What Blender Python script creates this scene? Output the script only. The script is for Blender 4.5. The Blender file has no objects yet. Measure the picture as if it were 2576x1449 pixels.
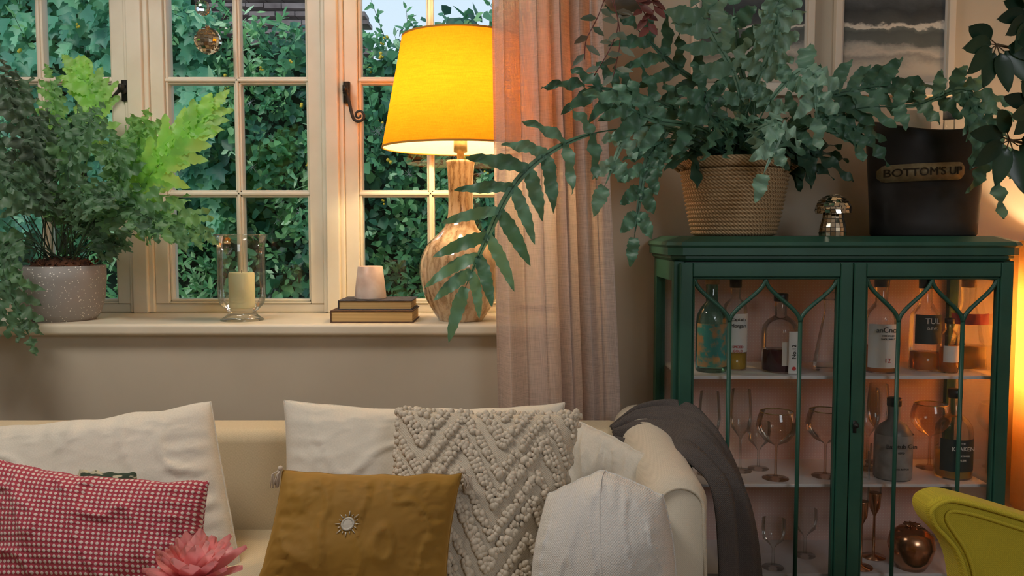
import bpy, bmesh, math, random
from mathutils import Vector, Matrix, noise
from math import sin, cos, pi, radians, sqrt
random.seed(11)
R = random.random
def RU(a, b): return a + (b - a) * random.random()
sc = bpy.context.scene
COL = sc.collection
# ---------------------------------------------------------------- survey
F = 2147.0; PT = radians(3.72); CZ = 1.20
def at(u, v, y):
    dx = (u - 1288) / F; dy = (724.5 - v) / F
    t = y / (cos(PT) + dy * sin(PT))
    return Vector((t * dx, y, CZ + t * (-sin(PT) + dy * cos(PT))))
def zv(v, y): return at(1288, v, y).z
def xu(u, y, v=600): return at(u, v, y).x
cam = bpy.data.cameras.new("camera"); cam.lens = 30.0; cam.sensor_width = 36
cam.clip_start = 0.05
co = bpy.data.objects.new("camera", cam); COL.objects.link(co)
co.location = (0, 0, CZ); co.rotation_euler = (pi / 2 - PT, 0, 0)
sc.camera = co

# ---------------------------------------------------------------- materials
def M(name, col=(.8, .8, .8), rough=.5, metal=0, **kw):
    m = bpy.data.materials.new(name); m.use_nodes = True
    b = m.node_tree.nodes["Principled BSDF"]
    b.inputs["Base Color"].default_value = (*col, 1)
    b.inputs["Roughness"].default_value = rough
    b.inputs["Metallic"].default_value = metal
    for k, v in kw.items():
        b.inputs[k.replace("_", " ")].default_value = v
    m.diffuse_color = (*col, 1)
    return m
def nd(m, t, **kw):
    n = m.node_tree.nodes.new(t)
    for k, v in kw.items():
        if k.startswith("i_"): n.inputs[k[2:].replace("_", " ")].default_value = v
        else: setattr(n, k, v)
    return n
def lk(m, a, b): m.node_tree.links.new(a, b)
def bs(m): return m.node_tree.nodes["Principled BSDF"]
def coord(m, kind="Object", scale=(1, 1, 1), rot=(0, 0, 0)):
    tc = nd(m, "ShaderNodeTexCoord"); mp = nd(m, "ShaderNodeMapping")
    mp.inputs["Scale"].default_value = scale; mp.inputs["Rotation"].default_value = rot
    lk(m, tc.outputs[kind], mp.inputs["Vector"]); return mp.outputs["Vector"]
def ramp(m, fac, stops, interp="LINEAR"):
    r = nd(m, "ShaderNodeValToRGB"); cr = r.color_ramp; cr.interpolation = interp
    while len(cr.elements) > 1: cr.elements.remove(cr.elements[-1])
    cr.elements[0].position = stops[0][0]; cr.elements[0].color = (*stops[0][1], 1)
    for p, c in stops[1:]:
        e = cr.elements.new(p); e.color = (*c, 1)
    lk(m, fac, r.inputs["Fac"]); return r.outputs["Color"]
def bump(m, h, strength=.3, dist=.002):
    b = nd(m, "ShaderNodeBump"); b.inputs["Strength"].default_value = strength
    b.inputs["Distance"].default_value = dist
    lk(m, h, b.inputs["Height"]); lk(m, b.outputs[0], bs(m).inputs["Normal"]); return b
def noisy(name, c1, c2, scale=6, rough=.6, bs_=.2, bd=.002, detail=5, vec=(1, 1, 1), kind="Object", lo=.35, hi=.65, **kw):
    m = M(name, c1, rough, **kw); v = coord(m, kind, vec)
    n = nd(m, "ShaderNodeTexNoise"); n.inputs["Scale"].default_value = scale; n.inputs["Detail"].default_value = detail
    lk(m, v, n.inputs["Vector"])
    lk(m, ramp(m, n.outputs["Fac"], [(lo, c1), (hi, c2)]), bs(m).inputs["Base Color"])
    if bs_: bump(m, n.outputs["Fac"], bs_, bd)
    return m
def math_(m, op, a, b=None):
    n = nd(m, "ShaderNodeMath", operation=op)
    for i, x in enumerate((a, b)):
        if x is None: continue
        if isinstance(x, (int, float)): n.inputs[i].default_value = x
        else: lk(m, x, n.inputs[i])
    return n.outputs[0]
def fabric(name, c1, c2, pitch=.003, kind="UV", bstr=.35, bdist=.001, sheen=.15, big=7):
    m = M(name, c1, .9, Sheen_Weight=sheen)
    v = coord(m, kind)
    sep = nd(m, "ShaderNodeSeparateXYZ"); lk(m, v, sep.inputs[0])
    k = 2 * pi / pitch
    a = math_(m, "SINE", math_(m, "MULTIPLY", sep.outputs[0], k))
    bax = sep.outputs[1] if kind == "UV" else sep.outputs[2]
    b = math_(m, "SINE", math_(m, "MULTIPLY", bax, k))
    w = math_(m, "MULTIPLY", a, b)
    n = nd(m, "ShaderNodeTexNoise"); n.inputs["Scale"].default_value = 300; lk(m, v, n.inputs["Vector"])
    n2 = nd(m, "ShaderNodeTexNoise"); n2.inputs["Scale"].default_value = big; lk(m, v, n2.inputs["Vector"])
    h = math_(m, "ADD", math_(m, "MULTIPLY", w, .35), n.outputs["Fac"])
    mix = math_(m, "ADD", math_(m, "MULTIPLY", h, .7), math_(m, "MULTIPLY", n2.outputs["Fac"], .35))
    lk(m, ramp(m, mix, [(.3, c2), (.75, c1)]), bs(m).inputs["Base Color"])
    bump(m, h, bstr, bdist)
    return m
def thin_glass(name, tint=(1, 1, 1), refl=.9, minr=.04):
    m = bpy.data.materials.new(name); m.use_nodes = True; nt = m.node_tree; nt.nodes.clear()
    o = nt.nodes.new("ShaderNodeOutputMaterial"); mx = nt.nodes.new("ShaderNodeMixShader")
    tr = nt.nodes.new("ShaderNodeBsdfTransparent"); tr.inputs[0].default_value = (*tint, 1)
    gl = nt.nodes.new("ShaderNodeBsdfGlossy"); gl.inputs["Roughness"].default_value = .01
    lw = nt.nodes.new("ShaderNodeLayerWeight"); lw.inputs["Blend"].default_value = .25
    mr = nt.nodes.new("ShaderNodeMapRange"); mr.inputs["To Min"].default_value = minr; mr.inputs["To Max"].default_value = refl
    lk(m, lw.outputs["Fresnel"], mr.inputs["Value"]); lk(m, mr.outputs[0], mx.inputs[0])
    lk(m, tr.outputs[0], mx.inputs[1]); lk(m, gl.outputs[0], mx.inputs[2]); lk(m, mx.outputs[0], o.inputs[0])
    return m
def leafy(name, stops, trans=.35, rough=.45):
    m = bpy.data.materials.new(name); m.use_nodes = True; nt = m.node_tree; nt.nodes.clear()
    o = nt.nodes.new("ShaderNodeOutputMaterial"); mx = nt.nodes.new("ShaderNodeMixShader"); mx.inputs[0].default_value = trans
    p = nt.nodes.new("ShaderNodeBsdfPrincipled"); p.inputs["Roughness"].default_value = rough
    t = nt.nodes.new("ShaderNodeBsdfTranslucent")
    a = nt.nodes.new("ShaderNodeAttribute"); a.attribute_name = "tone"
    c = ramp(m, a.outputs["Fac"], stops)
    lk(m, c, p.inputs["Base Color"])
    hs = nt.nodes.new("ShaderNodeHueSaturation"); hs.inputs["Hue"].default_value = .485; hs.inputs["Value"].default_value = 1.6
    lk(m, c, hs.inputs["Color"]); lk(m, hs.outputs[0], t.inputs[0])
    lk(m, p.outputs[0], mx.inputs[1]); lk(m, t.outputs[0], mx.inputs[2]); lk(m, mx.outputs[0], o.inputs[0])
    return m
def sheer(name, c, tr=.4, see=0.0, weave=.0022, c2=None, kind="Object"):
    m = bpy.data.materials.new(name); m.use_nodes = True; nt = m.node_tree; nt.nodes.clear()
    o = nt.nodes.new("ShaderNodeOutputMaterial"); mx = nt.nodes.new("ShaderNodeMixShader"); mx.inputs[0].default_value = tr
    d = nt.nodes.new("ShaderNodeBsdfDiffuse"); t = nt.nodes.new("ShaderNodeBsdfTranslucent")
    v = coord(m, kind, (900, 900, 25)); n = nd(m, "ShaderNodeTexNoise"); n.inputs["Scale"].default_value = 1; lk(m, v, n.inputs["Vector"])
    v2 = coord(m, kind, (25, 25, 900)); n2 = nd(m, "ShaderNodeTexNoise"); n2.inputs["Scale"].default_value = 1; lk(m, v2, n2.inputs["Vector"])
    s = math_(m, "MULTIPLY", math_(m, "ADD", n.outputs["Fac"], n2.outputs["Fac"]), .5)
    cc = ramp(m, s, [(.35, c2 or tuple(x * .6 for x in c)), (.62, c)])
    lk(m, cc, d.inputs[0]); lk(m, cc, t.inputs[0])
    lk(m, d.outputs[0], mx.inputs[1]); lk(m, t.outputs[0], mx.inputs[2])
    if see > 0:
        tp = nt.nodes.new("ShaderNodeBsdfTransparent"); m2 = nt.nodes.new("ShaderNodeMixShader")
        f = math_(m, "MULTIPLY", ramp(m, s, [(.38, (1, 1, 1)), (.55, (0, 0, 0))]), see)
        lk(m, f, m2.inputs[0]); lk(m, mx.outputs[0], m2.inputs[1]); lk(m, tp.outputs[0], m2.inputs[2]); lk(m, m2.outputs[0], o.inputs[0])
    else: lk(m, mx.outputs[0], o.inputs[0])
    return m
def emis(name, c, s):
    m = bpy.data.materials.new(name); m.use_nodes = True; b = bs(m)
    b.inputs["Base Color"].default_value = (*c, 1); b.inputs["Emission Color"].default_value = (*c, 1); b.inputs["Emission Strength"].default_value = s
    return m

# ---------------------------------------------------------------- mesh kit
WL = {}
class G:
    def __init__(s): s.v = []; s.f = []; s.m = []; s.uv = []; s.t = []
    def add(s, V, Fc, mi=0, uv=None, tone=.5):
        o = len(s.v); s.v += [Vector(p) for p in V]; s.f += [tuple(i + o for i in f) for f in Fc]; s.m += [mi] * len(Fc)
        s.uv += (uv if uv else [(p[0], p[2]) for p in V]); s.t += [tone] * len(V)
    def box(s, x0, x1, y0, y1, z0, z1, mi=0):
        V = [(x, y, z) for z in (z0, z1) for y in (y0, y1) for x in (x0, x1)]
        s.add(V, [(0, 2, 3, 1), (4, 5, 7, 6), (0, 1, 5, 4), (2, 6, 7, 3), (0, 4, 6, 2), (1, 3, 7, 5)], mi)
    def lathe(s, prof, c, seg=40, mi=0, sx=1, sy=1, fn=None):
        V = []; Fc = []; uv = []
        n = len(prof)
        for i in range(seg):
            a = 2 * pi * i / seg
            for (r, z) in prof:
                rr = r; zz = z
                if fn: rr, zz = fn(r, z, a)
                V.append((c[0] + rr * cos(a) * sx, c[1] + rr * sin(a) * sy, c[2] + zz)); uv.append((a / (2 * pi), z))
        for i in range(seg):
            j = (i + 1) % seg
            for k in range(n - 1):
                Fc.append((i * n + k, j * n + k, j * n + k + 1, i * n + k + 1))
        s.add(V, Fc, mi, uv)
    def tube(s, pts, r, seg=8, mi=0, tone=.5, cap=True):
        pts = [Vector(p) for p in pts]; n = len(pts)
        rs = r if isinstance(r, (list, tuple)) else [r] * n
        V = []; Fc = []
        prev = None
        for i, p in enumerate(pts):
            d = (pts[min(i + 1, n - 1)] - pts[max(i - 1, 0)])
            if d.length < 1e-9: d = Vector((0, 0, 1))
            d.normalize()
            if prev is None:
                a = d.orthogonal().normalized()
            else:
                a = prev - d * prev.dot(d)
                if a.length < 1e-6: a = d.orthogonal()
                a.normalize()
            prev = a; b = d.cross(a)
            for k in range(seg):
                t = 2 * pi * k / seg; V.append(p + (a * cos(t) + b * sin(t)) * rs[i])
        for i in range(n - 1):
            for k in range(seg):
                k2 = (k + 1) % seg; Fc.append((i * seg + k, i * seg + k2, (i + 1) * seg + k2, (i + 1) * seg + k))
        if cap: Fc.append(tuple(range(seg))[::-1]); Fc.append(tuple((n - 1) * seg + k for k in range(seg)))
        s.add(V, Fc, mi, tone=tone)
    def ball(s, c, r, mi=0, seg=12, rings=8, sc3=(1, 1, 1), tone=.5):
        prof = [(r * sin(pi * k / rings), -r * cos(pi * k / rings)) for k in range(rings + 1)]
        o = len(s.v); s.lathe([(max(a, 1e-5) * sc3[0], z * sc3[2]) for a, z in prof], c, seg, mi)
        for i in range(o, len(s.v)): s.t[i] = tone
    def poly(s, outline, y0, y1, mi=0):
        n = len(outline)
        V = [(x, y0, z) for x, z in outline] + [(x, y1, z) for x, z in outline]
        s.add(V, [tuple(range(n)), tuple(range(2 * n - 1, n - 1, -1))] + [(i, i + n, (i + 1) % n + n, (i + 1) % n) for i in range(n)], mi)
    def make(s, name, mats, parent=None, origin=None, smooth=True, bevel=0, bseg=2, sub=0, solid=0, merge=False, angle=None):
        if not isinstance(mats, (list, tuple)): mats = [mats]
        if parent: L = WL[parent.name]
        else:
            L = Vector(origin) if origin is not None else Vector((0, 0, 0))
        me = bpy.data.meshes.new(name)
        me.from_pydata([tuple(p - L) for p in s.v], [], s.f)
        uvl = me.uv_layers.new(name="UVMap")
        for l in me.loops: uvl.data[l.index].uv = s.uv[l.vertex_index]
        at_ = me.attributes.new("tone", "FLOAT", "POINT"); at_.data.foreach_set("value", s.t)
        for i, p in enumerate(me.polygons): p.material_index = s.m[i]; p.use_smooth = smooth
        if merge:
            bm = bmesh.new(); bm.from_mesh(me); bmesh.ops.remove_doubles(bm, verts=bm.verts, dist=1e-5)
            bmesh.ops.recalc_face_normals(bm, faces=bm.faces); bm.to_mesh(me); bm.free()
        for m in mats: me.materials.append(m)
        o = bpy.data.objects.new(name, me); COL.objects.link(o)
        if parent: o.parent = parent; WL[o.name] = L
        else: o.location = L; WL[o.name] = L
        if bevel:
            b = o.modifiers.new("bevel", "BEVEL"); b.width = bevel; b.segments = bseg; b.limit_method = "ANGLE"; b.angle_limit = radians(40)
        if solid:
            b = o.modifiers.new("solid", "SOLIDIFY"); b.thickness = solid; b.offset = 0
        if sub:
            b = o.modifiers.new("sub", "SUBSURF"); b.levels = sub; b.render_levels = sub
        if smooth and bevel:
            w = o.modifiers.new("wn", "WEIGHTED_NORMAL"); w.keep_sharp = True
        return o
def thing(name, label, cat, loc, group=None):
    e = bpy.data.objects.new(name, None); COL.objects.link(e); e.empty_display_size = .05
    e.location = loc; WL[e.name] = Vector(loc); e["label"] = label; e["category"] = cat
    if group: e["group"] = group
    return e
def tag(o, label, cat, group=None, kind=None):
    o["label"] = label; o["category"] = cat
    if group: o["group"] = group
    if kind: o["kind"] = kind
    return o
def struct(o, label=None):
    o["kind"] = "structure"
    if label: o["label"] = label
    return o
def dup(th, loc):
    n = th.copy(); n.location = loc; COL.objects.link(n); WL[n.name] = Vector(loc)
    for c in list(th.children):
        k = c.copy(); k.parent = n; COL.objects.link(k)
    return n
def catmull(pts, n):
    P_ = [Vector(p) for p in pts]; P_ = [2 * P_[0] - P_[1]] + P_ + [2 * P_[-1] - P_[-2]]; out = []
    segs = len(P_) - 3
    for i in range(n + 1):
        t = i / n * segs; k = min(int(t), segs - 1); t -= k
        a, b, c, d = P_[k:k + 4]
        out.append(.5 * ((2 * b) + (c - a) * t + (2 * a - 5 * b + 4 * c - d) * t * t + (3 * b - a - 3 * c + d) * t ** 3))
    return out
def text_into(g, s, size, c, mi=0, rot=0, depth=.0006, spacing=1.0):
    cu = bpy.data.curves.new("t", "FONT"); cu.body = s; cu.size = size; cu.align_x = "CENTER"; cu.align_y = "CENTER"; cu.extrude = depth; cu.space_character = spacing
    o = bpy.data.objects.new("t", cu); COL.objects.link(o)
    bpy.context.view_layer.update()
    dg = bpy.context.evaluated_depsgraph_get()
    me = bpy.data.meshes.new_from_object(o.evaluated_get(dg))
    V = []
    for v in me.vertices:
        x = v.co.x * cos(rot) - v.co.y * sin(rot); z = v.co.x * sin(rot) + v.co.y * cos(rot)
        V.append((c[0] + x, c[1] - v.co.z, c[2] + z))
    g.add(V, [tuple(p.vertices) for p in me.polygons], mi)
    bpy.data.objects.remove(o); bpy.data.meshes.remove(me); bpy.data.curves.remove(cu)

# ---------------------------------------------------------------- palette
wallm = noisy("plaster_paint", (.50, .435, .345), (.56, .49, .39), 3, .85, .15, .003)
creamp = noisy("cream_gloss_paint", (.78, .70, .56), (.84, .77, .63), 9, .35, .05, .001)
sillm = noisy("sill_paint", (.70, .62, .49), (.76, .68, .55), 6, .4, .06, .001)
ceilm = M("ceiling_paint", (.8, .77, .7), .9)
floorm = noisy("oak_floor", (.20, .11, .05), (.33, .19, .09), 4, .5, .2, .002, vec=(1, 8, 1))
iron = noisy("black_iron", (.012, .011, .010), (.03, .028, .025), 60, .5, .3, .0008)
glassm = thin_glass("window_glass", (.98, .99, .985), .6, .025)
clear = thin_glass("clear_glass", (.97, .985, .975), .75, .03)
amber = thin_glass("amber_tint_glass", (.97, .87, .79), .8, .06)
aqua = thin_glass("aqua_tint_glass", (.45, .78, .74), .8, .06)
whiskyL = M("whisky_liquid", (.78, .28, .03), .1, Transmission_Weight=.4)
rumL = M("golden_liquid", (.70, .42, .06), .1, Transmission_Weight=.4)
plumL = M("plum_liquid", (.12, .02, .04), .1, Transmission_Weight=.3)
capm = M("black_cap", (.02, .02, .022), .4)
corkm = noisy("cork", (.45, .28, .14), (.6, .4, .22), 60, .8)
paper = M("white_label_paper", (.82, .79, .75), .7)
pinkp = M("pink_label_paper", (.62, .12, .12), .7)
darkp = M("dark_label_paper", (.015, .03, .03), .6)
brass = noisy("aged_brass", (.38, .27, .11), (.6, .46, .22), 60, .4, .2, .0006, metal=.75)

# ---------------------------------------------------------------- room shell
YW = 2.36; YG = 2.70
XL = xu(-150, YG, 450); XR = .14
zs = zv(815, 2.33); ztop = zv(-125, YG)
g = G()
g.box(-2.6, XL, YW, 2.95, 0, 2.6); g.box(XR, 1.95, YW, 2.95, 0, 2.6)
g.box(XL, XR, YW, 2.95, 0, zs - .032); g.box(XL, XR, YW, 2.95, ztop, 2.6)
struct(g.make("wall_back", wallm, smooth=False), "warm beige painted plaster wall around the window recess")
g = G(); g.box(-2.72, -2.6, -2.6, 2.95, 0, 2.6); struct(g.make("wall_left", wallm, smooth=False))
g = G(); g.box(1.95, 2.07, -2.6, 2.95, 0, 2.6); struct(g.make("wall_right", wallm, smooth=False))
g = G(); g.box(-2.72, 2.07, -2.72, -2.6, 0, 2.6); struct(g.make("wall_front", wallm, smooth=False))
g = G(); g.box(-2.72, 2.07, -2.72, 2.95, -.1, 0); struct(g.make("floor", floorm, smooth=False))
g = G(); g.box(-2.72, 2.07, -2.72, 2.95, 2.6, 2.7); struct(g.make("ceiling", ceilm, smooth=False))
g = G(); g.box(XL, XR, 2.325, 2.93, zs - .032, zs)
struct(g.make("trim_1", sillm, bevel=.010, bseg=4), "cream painted deep window sill")

# fixed window frame
zgb = zv(757, YG); zgt = zv(-70, YG); zb1 = zv(205, YG); zb2 = zv(488, YG)
cas = [(-62, 301), (429, 784), (907, 1262)]
cx = [(xu(a, YG, 450), xu(b, YG, 450)) for a, b in cas]
st = .042
g = G()
g.box(XL, XR, 2.67, 2.80, zs, zs + .028); g.box(XL, XR, 2.67, 2.80, zgt + st, ztop)
g.box(XL, cx[0][0] - st, 2.67, 2.80, zs, ztop)
g.box(cx[2][1] + st, XR, 2.67, 2.80, zs, ztop)
for a, b in ((0, 1), (1, 2)):
    g.box(cx[a][1] + st, cx[b][0] - st, 2.655, 2.80, zs, ztop)
    g.box(cx[a][1] + st + .014, cx[b][0] - st - .014, 2.640, 2.66, zs, ztop)
struct(g.make("trim_2", creamp, bevel=.005, bseg=2), "cream painted fixed window frame and mullions")
def spiral(c, r0, turns, a0, sgn, n=26):
    return [Vector((c[0] + r0 * (1 - .8 * i / n) * cos(a0 + sgn * turns * 2 * pi * i / n), c[1], c[2] + r0 * (1 - .8 * i / n) * sin(a0 + sgn * turns * 2 * pi * i / n))) for i in range(n + 1)]
for k, (a, b) in enumerate(cx):
    g = G(); y0, y1 = 2.665, 2.725
    g.box(a - st, a, y0, y1, zs + .028, zgt + st); g.box(b, b + st, y0, y1, zs + .028, zgt + st)
    g.box(a, b, y0, y1, zs + .028, zgb); g.box(a, b, y0, y1, zgt, zgt + st)
    # stepped inner moulding
    i_ = .008
    g.box(a, a + i_, y0 + .012, y1, zgb, zgt); g.box(b - i_, b, y0 + .012, y1, zgb, zgt); g.box(a, b, y0 + .012, y1, zgb, zgb + i_)
    m_ = (a + b) / 2; hb = .011
    g.box(m_ - hb, m_ + hb, 2.680, 2.715, zgb, zgt); g.box(m_ - hb * .45, m_ + hb * .45, 2.672, 2.69, zgb, zgt)
    for z in (zb1, zb2):
        g.box(a, b, 2.680, 2.715, z - hb, z + hb); g.box(a, b, 2.672, 2.69, z - hb * .45, z + hb * .45)
    w = struct(g.make("window_%d" % (k + 1), creamp, bevel=.003, bseg=2, origin=((a + b) / 2, 2.7, zs)), "cream painted casement window with small panes")
    g = G(); g.box(a - .004, b + .004, YG, YG + .004, zgb - .004, zgt + .004); g.make("glass", glassm, parent=w, smooth=False)
def catch(win, pu, pv, eu, ev, cu_, cv_, sgn):
    y = 2.640; p = at(pu, pv, y); e = at(eu, ev, y); c = at(cu_, cv_, y)
    g = G(); z = p.z
    g.box(p.x - .009, p.x + .009, 2.650, 2.666, z - .030, z + .034)
    g.ball((p.x, 2.645, z), .011, 0, 12, 8); g.box(p.x - .006, p.x + .006, 2.618, 2.66, z + .0, z + .018)
    sp = spiral(c, (e - c).length, 1.45, math.atan2(e.z - c.z, e.x - c.x), sgn)
    pts = catmull([p + Vector((0, -.005, .010)), p.lerp(e, .35) + Vector((0, 0, .006)), p.lerp(e, .75) + Vector((0, 0, -.004)), e], 14) + sp[1:]
    g.tube(pts, [.0058 - .0034 * i / len(pts) for i in range(len(pts))], 8)
    o = g.make("handle", iron, parent=win); o["label"] = "black wrought iron monkey-tail handle"
W1, W2, W3 = [bpy.data.objects["window_%d" % i] for i in (1, 2, 3)]
catch(W1, 309, 228, 250, 276, 239, 265, -1)
catch(W3, 870, 232, 890, 300, 903, 290, 1)

# ---------------------------------------------------------------- garden outside
hedge_m = leafy("hedge_leaves", [(0, (.02, .085, .065)), (.35, (.05, .19, .11)), (.65, (.13, .37, .17)), (.85, (.26, .55, .21)), (1, (.50, .74, .46))], .3)
vine_m = leafy("vine_leaves", [(0, (.05, .20, .15)), (.5, (.15, .44, .28)), (1, (.36, .68, .42))], .4)
def hy(x, z): 
    n = noise.noise(Vector((x * .9, z * .9, 3))) * .45 + noise.noise(Vector((x * 2.6, z * 2.6, 9))) * .22
    return 4.75 + n - .75 * max(0, 1.0 - z) 
def htop(x):
    n = .12 * noise.noise(Vector((x * 2.2, 5, 1))) + .07 * noise.noise(Vector((x * 7, 5, 1)))
    b = 3.3 if x < -1.95 else (3.3 - (x + 1.95) / .25 * 1.0 if x < -1.7 else 2.30)
    return b + n
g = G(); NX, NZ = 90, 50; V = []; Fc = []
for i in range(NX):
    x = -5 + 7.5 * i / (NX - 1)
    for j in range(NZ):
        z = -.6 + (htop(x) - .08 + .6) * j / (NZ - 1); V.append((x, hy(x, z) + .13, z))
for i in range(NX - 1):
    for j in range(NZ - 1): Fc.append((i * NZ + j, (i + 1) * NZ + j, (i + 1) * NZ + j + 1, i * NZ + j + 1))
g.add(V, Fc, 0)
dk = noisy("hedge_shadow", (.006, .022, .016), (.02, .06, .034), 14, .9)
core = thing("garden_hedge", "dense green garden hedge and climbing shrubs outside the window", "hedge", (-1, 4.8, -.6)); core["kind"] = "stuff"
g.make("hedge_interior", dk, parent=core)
def leaf(g, c, d, nrm, L, W, tone, lob=False):
    d = d.normalized(); w = nrm.cross(d)
    if w.length < 1e-3: return
    w.normalize(); n = d.cross(w)
    if not lob:
        V = [c, c + d * L * .35 + w * W * .5 + n * W * .15, c + d * L * .75 + w * W * .33 + n * W * .1, c + d * L, c + d * L * .75 - w * W * .33 + n * W * .1, c + d * L * .35 - w * W * .5 + n * W * .15]
        g.add(V, [(0, 1, 2, 3), (0, 3, 4, 5)], 0, tone=tone)
    else:
        ou = [(0, 0), (.05, .38), (.30, .5), (.36, .3), (.68, .42), (.66, .2), (1, 0), (.66, -.2), (.68, -.42), (.36, -.3), (.30, -.5), (.05, -.38)]
        V = [c + d * L * .4 - n * W * .06] + [c + d * L * a + w * W * b + n * abs(b) * W * .25 for a, b in ou]
        g.add(V, [(0, i, i % 12 + 1) for i in range(1, 13)], 0, tone=tone)
def rv(): return Vector((RU(-1, 1), RU(-1, 1), RU(-1, 1)))
g = G(); g2 = G(); gy = G(); gp = G()
for i in range(36000):
    x = RU(-3.9, 1.2); zt = htop(x) + .04; z = RU(-.3, zt)
    y = hy(x, z) + RU(-.18, .12)
    patch = noise.noise(Vector((x * 1.7, z * 1.7, 20))); fine = noise.noise(Vector((x * 6, z * 6, 40)))
    tone = min(1, max(0, .50 + .6 * patch + .6 * fine + RU(-.2, .25)))
    nr = (Vector((0, -1, .55)) + rv() * .75).normalized()
    d = (Vector((0, -.2, -.25)) + rv()).normalized()
    if x < -1.6 and z > 1.3 + .5 * patch:
        if i % 2: 
            s = RU(.06, .12); leaf(g2, Vector((x, y - .05, z)), Vector((RU(-.7, .7), -.2, -.8)), (Vector((0, -1, .35)) + rv() * .45), s, s, min(1, max(0, .5 + .5 * fine + RU(-.3, .35))), True)
        continue
    s = RU(.035, .07)
    if patch > .16: leaf(g, Vector((x, y, z)), d, nr, s * 1.5, s * .4, tone)
    elif patch > -.12: leaf(g, Vector((x, y, z)), d, nr, s, s * .62, tone)
    elif i % 2: leaf(g, Vector((x, y, z)), d, nr, s * 1.4, s * 1.05, tone * .9)
# protruding twigs with leaves
for i in range(320):
    x = RU(-3.2, .3); z = RU(.1, htop(x)); p = Vector((x, hy(x, z) - .1, z)); d = (Vector((RU(-.6, .6), -.5, RU(-.2, 1)))).normalized(); l = RU(.12, .3); tn_ = RU(.55, 1)
    g.tube([p, p + d * l], [.003, .001], 4, tone=.2, cap=False)
    for k in range(9):
        q = p + d * l * (k + 1) / 9; leaf(g, q, rv() + d * .6, (Vector((0, -1, .4)) + rv() * .5).normalized(), RU(.035, .06), RU(.016, .028), tn_)
for i in range(80):
    x = RU(-3.2, .5); z = RU(1.3, 2.3); y = hy(x, z) - .17; r = RU(.005, .010)
    for k in range(3): gy.ball((x + RU(-.012, .012), y, z + RU(-.012, .012)), r, 0, 5, 4)
for i in range(56):
    x = RU(-2.6, .3); z = RU(.05, .65); y = hy(x, z) - .2
    for k in range(11): gp.ball((x + RU(-.045, .045), y + RU(-.02, .02), z + RU(-.022, .022)), RU(.008, .015), 0, 6, 4)
for i in range(140):
    x = RU(-2.4, .3); z = RU(.4, 2.2); y = hy(x, z) - .15
    for k in range(14):
        d = rv(); d.normalize(); gp.tube([(x, y, z), Vector((x, y, z)) + d * .032], [.0009, .0005], 3, 1, cap=False)
g.make("foliage", hedge_m, parent=core); g2.make("climbing_vine", vine_m, parent=core)
gy.make("yellow_flowers", M("yellow_petals", (.80, .55, .05), .6), parent=core)
gp.make("pale_flowers", [M("pale_pink_petals", (.60, .36, .38), .6), M("seedhead", (.42, .42, .44), .8)], parent=core)
g = G(); g.box(-8, 6, 2.96, 14, -.75, -.6); tag(g.make("garden_lawn", noisy("lawn", (.04, .12, .02), (.08, .2, .04), 20, .9), smooth=False), "green lawn beyond the house wall", "lawn", kind="stuff")
g = G(); tiles = noisy("stone_tiles", (.14, .11, .11), (.33, .28, .27), 5, .95, .4, .01, Specular_IOR_Level=.1)
for r_ in range(20):
    y = 6.6 + r_ * .12; z = 2.48 + r_ * .10
    x = -5.2 + (.1 if r_ % 2 else 0)
    while x < -1.20 - r_ * .02:
        w = RU(.14, .24); g.box(x, x + w - .010, y - .05, y + .16, z + RU(-.010, .010), z + .035); x += w
g.box(-5.2, -1.4, 6.85, 9.2, -.6, 2.50)
tag(g.make("cottage_roof", tiles, smooth=False, origin=(-3, 7, -.6)), "weathered stone-tiled roof of a neighbouring cottage", "roof")

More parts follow.
